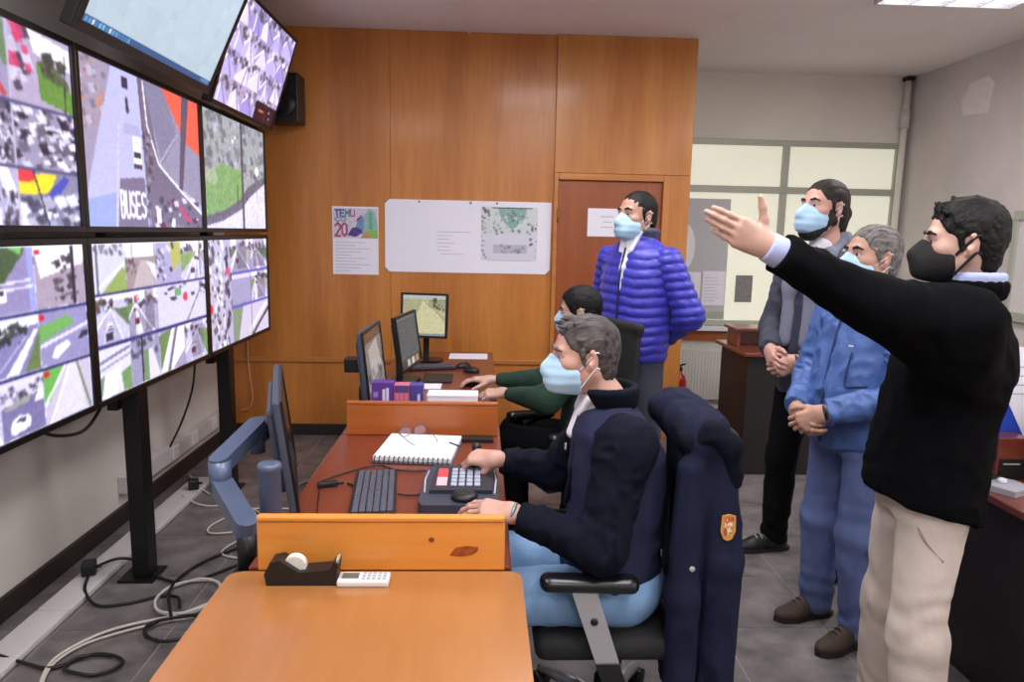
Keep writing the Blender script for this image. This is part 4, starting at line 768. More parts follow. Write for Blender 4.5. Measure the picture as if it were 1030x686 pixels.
# dark counter behind the bearded man
cn = empty('dark_counter', (2.25, 4.85, 0), 0, 'dark counter with reddish raised top behind the bearded man', 'counter')
bx('counter_body', (1.80, 4.62, 0), (2.75, 5.15, 0.83), m_darkbody, cn, 0.004); bx('counter_top', (1.76, 4.58, 0.831), (2.79, 5.19, 0.856), m_red, cn, 0.004)
bx('raised_back', (1.80, 5.02, 0.857), (2.75, 5.05, 0.97), m_red, cn, 0.003); bx('raised_side', (1.80, 4.85, 0.857), (1.825, 5.018, 0.97), m_red, cn, 0.003); bx('raised_shelf', (1.78, 4.83, 0.971), (2.77, 5.08, 0.99), m_red, cn, 0.003)
# right-hand desk
rdk = empty('side_desk', (2.2, 1.9, 0), 0, 'dark desk with red-brown top behind the man in black', 'desk')
bx('desk_top', (1.80, 1.1, 0.712), (2.55, 2.62, 0.74), m_red, rdk, 0.005); bx('desk_body', (1.84, 1.14, 0), (2.5, 2.58, 0.711), m_darkbody, rdk, 0.004)
m_blue = mat('blue_panel', (36, 76, 190), 0.5, var=0.1)
pnl = empty('blue_panel', (2.25, 2.60, 0.741), 0, 'blue desk panel with a white poster on its upper corner', 'panel')
bx('board', (1.83, 2.575, 0.741), (2.55, 2.60, 1.22), m_blue, pnl, 0.003)
MB().prism([(1.905, 1.23), (2.12, 0.86), (2.5, 0.86), (2.5, 1.23)], 0.002, frame((0, 2.5745, 0), (1, 0, 0), (0, 0, 1), (0, -1, 0))).build('white_poster', m_paper, pnl)
for k in range(4): bx('text_line', (1.99+k*0.012, 2.5715, 1.15-k*0.035), (2.12, 2.572, 1.155-k*0.035), m_line, pnl, 0)
dp = empty('desk_phone', (1.89, 2.375, 0.741), 0.4, 'pale grey phone base with a white button on the dark desk', 'phone')
MB().prism([(-0.06, -0.08), (0.06, -0.08), (0.07, 0.0), (0.05, 0.08), (-0.05, 0.08), (-0.07, 0)], 0.022, I4).build('base', m_btn, dp, local=True); MB().lathe([(0.016, 0), (0.016, 0.012), (0.01, 0.016)], 14, Matrix.Translation((0.0, 0.0, 0.022))).build('button', m_white, dp, True, True); bx('cradle', (-0.04, 0.03, 0.022), (0.04, 0.06, 0.034), m_blackp, dp, 0.003, local=True)
wb2 = empty('wooden_box', (2.0, 2.52, 0.741), 0, 'small reddish wooden box with a dark front on the side desk', 'box')
bx('box_body', (1.935, 2.47, 0.741), (2.06, 2.565, 0.90), m_red, wb2, 0.003); bx('dark_front', (1.945, 2.464, 0.745), (2.05, 2.469, 0.82), m_blackp, wb2, 0.001); bx('silver_strip', (1.955, 2.461, 0.80), (2.02, 2.4635, 0.806), m_alu, wb2, 0.0005)
ms2 = mouse('black mouse at the edge of the dark side desk', (1.92, 2.20, 0.741), 1.2)
monitor('grey monitor seen edge-on at the right frame edge', (2.10, 2.22), (2.28, 2.44), 0.80, 1.20, 0.08, None, m_mback, 0.742)
# ------------------------------------------------------------------ floor duct, trunking, cables along the left wall
m_duct = mat('white_duct', (208, 204, 206), 0.55, var=0.1, vs=5)
du = empty('cable_duct', (-1.76, 3.1, 0), 0, 'white cable duct lying on the floor along the left wall', 'cable duct')
for k in range(4): bx('duct_length', (-1.83, 1.2+k*0.81, 0), (-1.695, 1.2+k*0.81+0.806, 0.028), m_duct, du, 0.006)
trk = empty('wall_trunking', (-1.93, 4.3, 0.16), 0, 'worn white cable trunking with sockets on the left wall', 'trunking')
bx('trunking_body', (-1.949, 3.75, 0.17), (-1.895, 5.45, 0.27), m_duct, trk, 0.006)
for y in (3.9, 4.3, 4.6, 4.95): bx('socket', (-1.895, y, 0.18), (-1.885, y+0.09, 0.26), m_white, trk, 0.003)
for (x, y, lab) in ((-1.78, 3.13, 'black plug cube on the white floor duct beside the front post'), (-1.74, 4.22, 'black plug cube at the far end of white floor duct')):
    t = empty('power_plug', (x, y, 0.029), 0.4, lab, 'plug'); bx('plug_body', (-0.03, -0.035, 0), (0.03, 0.035, 0.06), m_blackp, t, 0.008, local=True); MB().tube([(0.03, 0, 0.03), (0.05, 0, 0.03)], 0.008, 8).build('strain_relief', m_blackp, t, True, True)
def ring(cx, cy, rx, ry, n, z=0.01, a0=0, turns=1.0):
    return [(cx+rx*math.cos(a0+k*2*math.pi/n), cy+ry*math.sin(a0+k*2*math.pi/n), z+0.004*(k % 3)) for k in range(int(n*turns)+1)]
m_wc = mat('white_cable', (206, 200, 192), 0.5)
cable('floor_cable', [(-1.75, 3.14, 0.06), (-1.70, 3.24, 0.05), (-1.60, 3.24, 0.03), (-1.45, 3.12, 0.01), (-1.3, 3.10, 0.01), (-1.1, 3.3, 0.01), (-0.85, 3.4, 0.01)], 0.007, m_cab, 'black cable from the duct plug past the front post to the desk')
cable('floor_cable', [(-1.76, 3.11, 0.06), (-1.72, 2.98, 0.03), (-1.62, 2.885, 0.01), (-1.50, 2.90, 0.01), (-1.39, 2.96, 0.01), (-1.30, 2.93, 0.02), (-1.26, 2.85, 0.02)], 0.007, m_cab, 'black cable from the duct plug sagging across the floor')
cable('floor_cable', ring(-1.405, 2.455, 0.10, 0.06, 10, 0.012, 1.2, 1.25)+[(-1.55, 2.44, 0.012), (-1.66, 2.47, 0.012), (-1.8, 2.5, 0.035)], 0.007, m_cab, 'black cable ending in a loop nearest the camera')
cable('floor_cable', ring(-1.26, 2.95, 0.13, 0.15, 10, 0.012, 0.3, 1.9)+[(-1.25, 2.80, 0.012), (-1.40, 2.73, 0.012), (-1.50, 2.65, 0.012), (-1.57, 2.50, 0.012), (-1.53, 2.34, 0.012), (-1.45, 2.2, 0.012)], 0.006, m_wc, 'white cable coil on the floor trailing towards the camera')
cable('floor_cable', [(-1.05, 2.95, 0.012), (-1.15, 2.80, 0.012), (-1.28, 2.75, 0.012), (-1.42, 2.67, 0.012), (-1.52, 2.58, 0.012), (-1.555, 2.45, 0.012), (-1.50, 2.28, 0.012)], 0.005, m_wc, 'second white cable beside the coil on the floor')
cable('floor_cable', ring(-1.20, 2.68, 0.12, 0.09, 10, 0.022, 2.5, 1.3), 0.007, m_cab, 'black cable loop under the left edge of front table')
cable('floor_cable', [(-1.0, 3.6, 0.012), (-1.2, 3.45, 0.012), (-1.34, 3.25, 0.012), (-1.36, 3.0, 0.025), (-1.25, 2.75, 0.025)], 0.007, m_cab, 'black cable curving from the desk towards the white coil')
cable('floor_cable', [(-1.76, 4.1, 0.034), (-1.6, 4.0, 0.01), (-1.38, 4.0, 0.01), (-1.22, 3.85, 0.01), (-1.26, 3.66, 0.01), (-1.42, 3.62, 0.01), (-1.44, 3.75, 0.01), (-1.3, 3.95, 0.01), (-1.05, 3.95, 0.01)], 0.005, m_wc, 'thin white cable wandering under the monitor arm')
cable('floor_cable', [(-1.86, 4.45, 0.04), (-1.65, 4.2, 0.01), (-1.35, 4.0, 0.01), (-1.2, 3.7, 0.01), (-1.28, 3.4, 0.01), (-1.15, 3.32, 0.01)], 0.005, m_wc, 'thin white cable from the wall trunking across the floor')
cable('floor_cable', ring(-1.0, 4.25, 0.14, 0.2, 10, 0.012, 0, 2.2), 0.008, mat('grey_cable', (120, 118, 122), 0.5), 'grey cable coil on the floor behind the monitor arm')
cable('hanging_cable', [(-1.62, 2.55, 0.93), (-1.60, 2.62, 0.84), (-1.58, 2.8, 0.80), (-1.6, 2.98, 0.85), (-1.62, 3.05, 0.92)], 0.007, m_cab, 'black cable sagging below the video wall by the front post')
cable('hanging_cable', [(-1.62, 4.05, 0.93), (-1.66, 4.08, 0.7), (-1.74, 4.12, 0.5), (-1.86, 4.2, 0.3)], 0.006, m_cab, 'black cable dropping from the video wall to the trunking')
# ------------------------------------------------------------------ smooth bodies: distance fields meshed with surface nets
A_ = lambda v: np.array(v, float)
def nrm(v): v = A_(v); return v/np.linalg.norm(v)
def cone(a, b, ra, rb, k=0.02, flat=None, s=1.0, op='+'):
    """tapered capsule; flat = direction in which the section is scaled by s"""
    a = A_(a); b = A_(b); R = max(ra, rb)*max(1, s)
    def f(p):
        ba = b-a; L2 = ba@ba+1e-12; t = np.clip(((p-a)@ba)/L2, 0, 1); q = p-a-t[..., None]*ba
        if flat is not None:
            n = nrm(flat); c = q@n; q = q-(c*(1-1/s))[..., None]*n
            return (np.sqrt((q*q).sum(-1))-(ra+(rb-ra)*t))*min(1.0, s)
        return np.sqrt((q*q).sum(-1))-(ra+(rb-ra)*t)
    return (f, np.minimum(a, b)-R, np.maximum(a, b)+R, k, op)
def ell(c, r, X=None, Z=None, k=0.02, op='+'):
    """ellipsoid; X, Z = its first and third axis"""
    c = A_(c); r = A_(r if hasattr(r, '__len__') else (r, r, r))
    if X is None: B = np.eye(3)
    else:
        x = nrm(X); z = A_(Z if Z is not None else (0, 0, 1)); z = nrm(z-x*(z@x)); B = np.stack([x, np.cross(z, x), z])
    def f(p):
        q = (p-c)@B.T; k0 = np.sqrt(((q/r)**2).sum(-1)); k1 = np.sqrt(((q/(r*r))**2).sum(-1))+1e-9
        return k0*(k0-1)/k1
    e = np.sqrt(((B*r[:, None])**2).sum(0)); return (f, c-e, c+e, k, op)
def loft(P, W, D, F, k=0.02, op='+'):
    """stack of oval sections: centres P along an axis, half widths W (sideways), half depths D (along F)"""
    P = A_(P); W = A_(W); D = A_(D); ax = nrm(P[-1]-P[0]); F = A_(F); F = nrm(F-ax*(F@ax)); S = np.cross(ax, F)
    T = (P-P[0])@ax; off = P-P[0]-T[:, None]*ax; of = off@F; os_ = off@S; m = max(W.max(), D.max())+0.02
    def f(p):
        q = p-P[0]; t = q@ax; tc = np.clip(t, T[0], T[-1]); w = np.interp(tc, T, W); d = np.interp(tc, T, D)
        x = (q@F-np.interp(tc, T, of)); y = (q@S-np.interp(tc, T, os_))
        k0 = np.sqrt((x/d)**2+(y/w)**2); k1 = np.sqrt((x/d**2)**2+(y/w**2)**2)+1e-9; r = k0*(k0-1)/k1
        r = np.where(k0 < 1e-6, -np.minimum(w, d), r); e = np.abs(t-tc)
        return np.where(e > 0, np.where(r > 0, np.sqrt(r*r+e*e), np.maximum(r, e)), np.maximum(r, np.maximum(T[0]-t, t-T[-1])))
    return (f, P.min(0)-m, P.max(0)+m, k, op)
def plane(n, d, k=0.002):
    """cut: keep n.p < d"""
    n = nrm(n); return ((lambda p: d-p@n), None, None, k, '-')
def _h(i, j, k):
    v = (i*374761393+j*668265263+k*2147483647) & 0xffffffff; v = ((v ^ (v >> 13))*1274126177) & 0xffffffff
    return ((v ^ (v >> 16)) & 0xffff)/65535.0
def vnoise(p):
    i = np.floor(p).astype(np.int64); f = p-i; f = f*f*(3-2*f); r = 0
    for a in (0, 1):
        for b in (0, 1):
            for c in (0, 1):
                r = r+_h(i[..., 0]+a, i[..., 1]+b, i[..., 2]+c)*(f[..., 0] if a else 1-f[..., 0])*(f[..., 1] if b else 1-f[..., 1])*(f[..., 2] if c else 1-f[..., 2])
    return r
def folds(amp, freq, seed=0.0, warp=0.6):
    """soft cloth creases"""
    fr = A_(freq)
    def g(p):
        q = p*fr+seed; n = vnoise(q*0.5+7.3); n1 = vnoise(q+warp*3*np.stack([n, n, n], -1)); n2 = vnoise(q*2.3+11.7)
        return -amp*((1-np.abs(2*n1-1))*1.1-0.55+0.35*(n2-0.5))
    return g
def net(prims, res, disp=None, dmax=0.03):
    """surface-net mesh of the smooth union of prims"""
    lo = np.min([q[1] for q in prims if q[4] == '+'], 0)-4*res-0.03; hi = np.max([q[2] for q in prims if q[4] == '+'], 0)+4*res+0.03
    n = np.ceil((hi-lo)/res).astype(int)+1; ax = [lo[i]+np.arange(n[i])*res for i in range(3)]
    Fd = np.full(tuple(n), 0.2, np.float64)
    for f, a, b, k, op in prims:
        if a is None: sl = tuple(slice(0, m) for m in n)
        else:
            pad = k+3*res+0.012; i0 = np.clip(np.floor((a-pad-lo)/res).astype(int), 0, n); i1 = np.clip(np.ceil((b+pad-lo)/res).astype(int)+1, 0, n)
            if (i1 <= i0).any(): continue
            sl = tuple(slice(i0[i], i1[i]) for i in range(3))
        p = np.stack(np.meshgrid(ax[0][sl[0]], ax[1][sl[1]], ax[2][sl[2]], indexing='ij'), -1); d = f(p); cur = Fd[sl]
        if op == '-':
            d = -d; h = np.maximum(k-np.abs(cur-d), 0)/max(k, 1e-6); Fd[sl] = np.maximum(cur, d)+h*h*k*0.25
        else:
            h = np.maximum(k-np.abs(cur-d), 0)/max(k, 1e-6); Fd[sl] = np.minimum(cur, d)-h*h*k*0.25
    if disp is not None:
        m = np.abs(Fd) < dmax; I = np.argwhere(m); P = lo+I*res; Fd[m] += disp(P)
    neg = Fd < 0; cs = tuple(n-1); acc = np.zeros(cs+(3,)); cnt = np.zeros(cs); quads = []
    for d in range(3):
        s0 = [slice(None)]*3; s1 = [slice(None)]*3; s0[d] = slice(0, -1); s1[d] = slice(1, None)
        I = np.argwhere(neg[tuple(s0)] != neg[tuple(s1)])
        if len(I) == 0: continue
        a = Fd[I[:, 0], I[:, 1], I[:, 2]]; J = I.copy(); J[:, d] += 1; b = Fd[J[:, 0], J[:, 1], J[:, 2]]
        pos = I.astype(float); pos[:, d] += a/(a-b); u, v = [(1, 2), (2, 0), (0, 1)][d]; corners = []
        for du, dv in ((0, 0), (-1, 0), (-1, -1), (0, -1)):
            c = I.copy(); c[:, u] += du; c[:, v] += dv; ok = (c >= 0).all(1) & (c < np.array(cs)).all(1); cc = c[ok]
            np.add.at(acc, (cc[:, 0], cc[:, 1], cc[:, 2]), pos[ok]); np.add.at(cnt, (cc[:, 0], cc[:, 1], cc[:, 2]), 1); corners.append(np.clip(c, 0, np.array(cs)-1))
        q = np.stack([np.ravel_multi_index(c.T, cs) for c in corners], 1); fl = a > 0; q[fl] = q[fl][:, ::-1]; quads.append(q)
    Q = np.concatenate(quads); used = np.unique(Q); mp = np.full(int(np.prod(cs)), -1); mp[used] = np.arange(len(used))
    V = acc.reshape(-1, 3)[used]/np.maximum(cnt.reshape(-1)[used], 1)[:, None]
    return lo+V*res, mp[Q]
def skin_ob(name, prims, res, m, parent, disp=None, dmax=0.03):
    V, Q = net(prims, res, disp, dmax); return mesh_ob(name, V, Q, m, parent, True)
def join_ob(name, parts, m, parent):
    V = []; Q = []; n = 0
    for v, q in parts: V.append(v); Q.append(q+n); n += len(v)
    return mesh_ob(name, np.concatenate(V), np.concatenate(Q), m, parent, True)
class Fr:
    """local frame: x forward, y left, z up"""
    def __init__(s, o, fwd, up=(0, 0, 1)):
        s.o = A_(o); s.x = nrm(fwd); u = A_(up); s.z = nrm(u-s.x*(u@s.x)); s.y = np.cross(s.z, s.x)
    def __call__(s, x, y, z): return s.o+s.x*x+s.y*y+s.z*z
    def v(s, x, y, z): return s.x*x+s.y*y+s.z*z
def skin_mat(name, col):
    m = mat(name, col, 0.5, var=0.12, vs=14, bump=0.05, bs=200); b = m.node_tree.nodes['Principled BSDF']
    b.inputs['Subsurface Weight'].default_value = 0.08; b.inputs['Subsurface Radius'].default_value = (0.01, 0.004, 0.002); return m
def head_prims(h, g=1.0):
    E = lambda c, r, k=0.02, op='+', X=None: ell(h(*[q*g for q in c]), [q*g for q in r], h.x if X is None else X, h.z, k, op)
    Cn = lambda a, b, ra, rb, k=0.02: cone(h(*[q*g for q in a]), h(*[q*g for q in b]), ra*g, rb*g, k)
    P = [E((-0.012, 0, 0.030), (0.098, 0.076, 0.086)), E((0.024, 0, -0.035), (0.066, 0.060, 0.078), 0.03), E((0.072, 0, -0.098), (0.020, 0.024, 0.018), 0.03), Cn((0.078, -0.036, 0.020), (0.078, 0.036, 0.020), 0.011, 0.011, 0.018), Cn((0.086, 0, 0.012), (0.108, 0, -0.030), 0.007, 0.012, 0.012)]
    for s in (-1, 1):
        P += [Cn((-0.012, s*0.050, -0.055), (0.058, s*0.020, -0.100), 0.020, 0.017, 0.03), E((0.052, s*0.044, -0.024), (0.026, 0.020, 0.020), 0.02), E((0.098, s*0.011, -0.034), (0.010, 0.009, 0.008), 0.008), E((0.099, s*0.031, 0.000), (0.020, 0.017, 0.012), 0.010, '-')]
        P += [E((0.0715, s*0.032, 0.0066), (0.0155, 0.0170, 0.0080), 0.004), E((0.071, s*0.032, -0.0105), (0.0145, 0.0160, 0.0062), 0.004)]
        P += [ell(h(-0.014*g, s*0.078*g, -0.008*g), (0.021*g, 0.007*g, 0.033*g), h.v(0.9, s*0.45, 0), h.v(-0.15, 0, 1), 0.006), E((-0.004, s*0.088, -0.004), (0.012, 0.009, 0.017), 0.004, '-'), E((-0.004, s*0.074, -0.036), (0.009, 0.006, 0.009), 0.006)]
    P += [E((0.078, 0, -0.062), (0.016, 0.024, 0.007), 0.006), E((0.076, 0, -0.074), (0.016, 0.021, 0.007), 0.006)]
    return P
def build_eyes(h, g, parent):
    mw = mat('eye_white', (186, 176, 172), 0.15); mi = mat('eye_iris', (40, 26, 20), 0.1)
    for s in (-1, 1):
        c = h(0.0745*g, s*0.032*g, -0.001*g); o = MB().ball((0, 0, 0), 0.0122*g, 14); M = frame(c, h.x, h.y, h.z); o.V = [tuple(M @ Vector(v)) for v in o.V]; e = o.build('eye', mw, parent, True)
        o = MB().ball((0.0080*g, 0, 0), (0.0050*g, 0.0074*g, 0.0074*g), 10); o.V = [tuple(M @ Vector(v)) for v in o.V]; o.build('iris', mi, e, True)
def brows(h, g, m, parent, th=0.0045):
    for s in (-1, 1):
        P = [cone(h(0.0935*g, s*0.017*g, 0.0225*g), h(0.0915*g, s*0.034*g, 0.026*g), th, th*1.1, 0.004), cone(h(0.0915*g, s*0.034*g, 0.026*g), h(0.078*g, s*0.053*g, 0.019*g), th*1.1, th*0.6, 0.004)]
        skin_ob('eyebrow', P, 0.0025, m, parent)
def hair_ob(h, g, m, parent, res=0.0045, top=0.0, lift=1.0, nape=-0.05, amp=0.006, fq=90, extra=(), fringe=0.0, name='hair', side=0.0, seed=0.0):
    E = lambda c, r, k=0.02, op='+': ell(h(*[q*g for q in c]), [q*g for q in r], h.x, h.z, k, op)
    P = [E((-0.016, 0, 0.034+top), (0.103*lift, 0.081*lift, 0.091*lift)), E((-0.055, 0, -0.030), (0.054, 0.066, 0.060-nape*0.3), 0.03)]
    P += [E((0.122, 0, -0.012-fringe), (0.083, 0.16, 0.094), 0.008, '-'), E((0.045, 0, -0.10), (0.075, 0.16, 0.095), 0.015, '-')]
    for s in (-1, 1): P += [E((-0.004, s*0.095, -0.014), (0.026, 0.030, 0.036), 0.01, '-')]
    n = h.z; P.append(plane(-n, -(h.o@n)-(nape-0.04)*g))
    for s in (-1, 1): P += [cone(h(0.020*g, s*0.0745*g, 0.020*g), h(0.012*g, s*0.0725*g, -0.028*g), 0.0075*g, 0.0045*g, 0.010)]
    P += list(extra)
    B = np.stack([h.x, h.y, h.z]); o = h.o
    def d(p):
        q = (p-o)@B.T; r = q*A_([fq*0.3, fq*1.6, fq*0.45])+seed; w = vnoise(r*0.4); r = r+np.stack([w*3, w*2, w], -1)
        return -amp*(1.6*(vnoise(r)-0.5)+1.1*(vnoise(r*2.1+5)-0.5))
    return skin_ob(name, P, res, m, parent, d)
def mask_ob(h, g, m, parent, m_strap, puff=0.0, pleat=0.0008, res=0.0035, low=True):
    E = lambda c, r, k=0.02, op='+': ell(h(*[q*g for q in c]), [q*g for q in r], h.x, h.z, k, op)
    P = [E((0.036, 0, -0.060), (0.076+puff, 0.068, 0.073)), cone(h(0.094*g, 0, -0.004*g), h((0.116+puff)*g, 0, -0.040*g), 0.012*g, 0.018*g, 0.035), E((0.085+puff, 0, -0.085), (0.035, 0.040, 0.038), 0.03)]
    nb = h.v(-1, 0, 0.12); P.append(plane(nb, h(0.024*g, 0, -0.06*g)@nrm(nb), 0.006))
    nt = h.v(-0.62, 0, 1); P.append(plane(nt, h(0.092*g, 0, 0.000*g)@nrm(nt), 0.004))
    P.append(plane(h.v(0.2, 0, -1), h(0.06*g, 0, -0.127*g)@nrm(h.v(0.2, 0, -1)), 0.012))
    def d(p): z = (p-h.o)@h.z/g; return -pleat*np.sin(z*2*math.pi/0.030)
    o = skin_ob('face_mask', P, res, m, parent, d if pleat else None)
    for s in (-1, 1):
        for z0, z1 in ((-0.040, 0.014), (-0.098, -0.034)):
            MB().tube(spline([h(0.026*g, s*0.066*g, z0*g), h(0.004*g, s*0.0755*g, (z0*0.5+z1*0.5)*g), h(-0.022*g, s*0.083*g, z1*g), h(-0.034*g, s*0.078*g, (z1-0.004)*g)], 5), 0.0017*g if pleat else 0.004, 6).build('strap', m_strap, o, True)
    return o
def hand_prims(o, fdir, dorsal, side, curl=(20, 25, 15), spread=6, thumb=(45, 20, 15), g=1.0, elbow=None, curls=None):
    """hand at wrist o, fingers along fdir, back of hand facing dorsal; side +1 right, -1 left; thumb = (out, drop, bend) degrees"""
    x = nrm(fdir); z = A_(dorsal); z = nrm(z-x*(z@x)); y = np.cross(z, x)*side
    pt = lambda a, b, c: A_(o)+(x*a+y*b+z*c)*g
    P = []; K = [((0.088, 0.027, 0.004), (0.042, 0.026, 0.020), 1.0, 0.0090), ((0.092, 0.006, 0.006), (0.046, 0.029, 0.021), 0.3, 0.0092), ((0.087, -0.014, 0.004), (0.042, 0.027, 0.020), -0.4, 0.0087), ((0.078, -0.033, 0.0), (0.033, 0.020, 0.018), -1.2, 0.0078)]
    for i, (kn, ph, sp, r) in enumerate(K):
        P.append(cone(pt(0.0, kn[1]*0.55, 0), pt(*kn), 0.0165*g, 0.0125*g, 0.014)); c = curls[i] if curls else curl
        a = math.radians(spread*sp); fx = nrm(x*math.cos(a)+y*math.sin(a)); cur = pt(*kn); ang = 0
        for j in range(3):
            ang += math.radians(c[j]); d = fx*math.cos(ang)-z*math.sin(ang); nx = cur+d*ph[j]*g
            P.append(cone(cur, nx, (r-0.0007*j)*g, (r-0.0007*(j+1))*g, 0.005)); cur = nx
    a, b, c = [math.radians(q) for q in thumb]
    t0 = pt(0.012, 0.018, -0.006); d1 = nrm(x*math.cos(a)+y*math.sin(a)-z*math.sin(b)); t1 = t0+d1*0.046*g; d2 = nrm(x*math.cos(a-c)+y*math.sin(a-c)-z*math.sin(b)); t2 = t1+d2*0.034*g; d3 = nrm(x*math.cos(a-1.8*c)+y*math.sin(a-1.8*c)-z*math.sin(b)); t3 = t2+d3*0.026*g
    P += [cone(t0, t1, 0.017*g, 0.0125*g, 0.016), cone(t1, t2, 0.0115*g, 0.0105*g, 0.006), cone(t2, t3, 0.0105*g, 0.008*g, 0.005)]
    P.append(ell(pt(0.045, -0.002, -0.004), (0.05*g, 0.036*g, 0.014*g), x, z, 0.012))
    if elbow is not None:
        e = A_(elbow); dd = nrm(e-A_(o)); P.append(cone(A_(o)-dd*0.01, A_(o)+dd*0.13, 0.0245*g, 0.031*g, 0.02, flat=z, s=0.82))
    return P
def shoe(parent, toe_dir, ank, m, m_sole, L=0.285, laces=None, g=1.0):
    """shoe standing on the floor under the ankle"""
    f = Fr((ank[0], ank[1], 0), toe_dir); b = L*0.28
    P = [ell(f(-b+0.065, 0, 0.05), (0.06, 0.036, 0.05), f.x, f.z, 0.03), cone(f(-b+0.07, 0, 0.050), f(L-b-0.11, 0, 0.042), 0.038, 0.034, 0.03), ell(f(L-b-0.078, 0, 0.030), (0.076, 0.041, 0.029), f.x, f.z, 0.03), cone(f(-0.01, 0, 0.06), f(-0.005, 0, 0.125), 0.044, 0.042, 0.03), cone(f(0.02, 0, 0.085), f(L-b-0.12, 0, 0.045), 0.034, 0.022, 0.03), plane((0, 0, -1), -0.016)]
    o = skin_ob('shoe', P, 0.006, m, parent)
    out = [(-b, -0.02), (-b+0.03, -0.036), (0.06, -0.036), (L-b-0.09, -0.047), (L-b-0.03, -0.035), (L-b, -0.005), (L-b-0.005, 0.015), (L-b-0.03, 0.036), (L-b-0.09, 0.047), (0.06, 0.037), (-b+0.03, 0.036), (-b, 0.02)]
    MB().prism(out, 0.022, frame(f(0, 0, 0.0005), f.x, f.y, f.z)).build('sole', m_sole, o)
    if laces is not None:
        for k in range(4): x = 0.035+k*0.022; MB().tube(spline([f(x, -0.026, 0.094-k*0.0095), f(x+0.004, 0, 0.112-k*0.0095), f(x, 0.026, 0.094-k*0.0095)], 4), 0.004, 6).build('lace', laces, o, True)
    return o
def torso_loft(base, fr, rows, k=0.03, tilt=None):
    """rows of (forward, z, half width, half depth) in the person's frame"""
    P = [fr(r[0], r[4] if len(r) > 4 else 0, r[1]) for r in rows]
    return loft(P, [r[2] for r in rows], [r[3] for r in rows], fr.x, k)
def legs_prims(fr, J, r=(0.095, 0.075, 0.066), hip=True, k=0.03):
    P = []
    for s in 'LR': P += [cone(J['hip'+s], J['knee'+s], r[0], r[1], k), cone(J['knee'+s], J['ank'+s], r[1], r[2], 0.03)]
    return P
def arm_prims(J, s, r=(0.062, 0.055, 0.045), k=0.03):
    return [cone(J['sh'+s], J['el'+s], r[0], r[1], k), cone(J['el'+s], J['wr'+s], r[1], r[2], 0.025)]
def under_body(fr, J, hd, ext, g=1.0):
    """hidden body core plus head, neck and hands: one figure"""
    core = [cone(J['hipL'], J['hipR'], 0.075, 0.075, 0.05), cone(A_(J['hipL'])*0.5+A_(J['hipR'])*0.5, J['chest'], 0.09, 0.10, 0.08), cone(J['shL'], J['shR'], 0.05, 0.05, 0.06), cone(J['chest'], J['neck'], 0.09, 0.05, 0.06)]
    for s in 'LR': core += [cone(J['hip'+s], J['knee'+s], 0.066, 0.048, 0.03), cone(J['knee'+s], J['ank'+s], 0.046, 0.036, 0.02), cone(J['sh'+s], J['el'+s], 0.042, 0.036, 0.02), cone(J['el'+s], J['wr'+s], 0.034, 0.024, 0.02)]
    return core
TIM = {}
def make_person(root, fr, J, h, g, skin, hands, head_res=0.0042, hand_res=0.0030):
    core = net(under_body(fr, J, h, None), 0.016)
    nk = [cone(h(-0.022*g, 0, -0.05*g), J['neck'], 0.053*g, 0.056*g, 0.03), cone(J['neck'], A_(J['neck'])*0.6+A_(J['chest'])*0.4, 0.056, 0.08, 0.04)]
    parts = [core, net(head_prims(h, g)+nk, head_res)]
    for hp in hands: parts.append(net(hp, hand_res))
    b = join_ob('body', parts, skin, root); build_eyes(h, g, root); return b
m_navy = mat('navy_cloth', (30, 34, 56), 0.9, var=0.15, vs=20, bump=0.2, bs=220, spec=0.15)
m_navyd = mat('dark_navy_cloth', (16, 20, 34), 0.9, var=0.15, vs=20, bump=0.2, bs=220, spec=0.15)
m_blackc = mat('black_cloth', (10, 10, 13), 0.9, var=0.1, vs=20, bump=0.2, bs=240, spec=0.15)
m_shirt = mat('white_shirt', (226, 226, 234), 0.8, bump=0.1, bs=200)
m_jean = mat('light_jeans', (132, 170, 212), 0.85, var=0.16, vs=9, bump=0.25, bs=260)
m_mask = mat('surgical_mask', (172, 206, 232), 0.8, bump=0.1, bs=300)
m_strap = mat('mask_strap', (226, 230, 238), 0.7)
m_bmask = mat('black_mask', (11, 11, 14), 0.8, bump=0.1, bs=300)
def hair_mat(name, c1, c2): return mat(name, c1, 0.6, var=0.5, vs=120, col2=c2, bump=0.7, bs=260, stretch=(0.18, 1, 0.3), spec=0.3, bd=0.006)
m_hgrey = hair_mat('grey_brown_hair', (96, 90, 88), (42, 37, 36)); m_hblk = hair_mat('black_hair', (16, 13, 13), (6, 5, 6)); m_hbrn = hair_mat('dark_brown_hair', (44, 33, 28), (18, 13, 12)); m_hgrey2 = hair_mat('grey_hair', (138, 134, 132), (58, 54, 54))
m_skinA = skin_mat('fair_skin', (202, 162, 146)); m_skinB = skin_mat('tan_skin', (190, 146, 126)); m_skinC = skin_mat('ruddy_skin', (200, 154, 138))
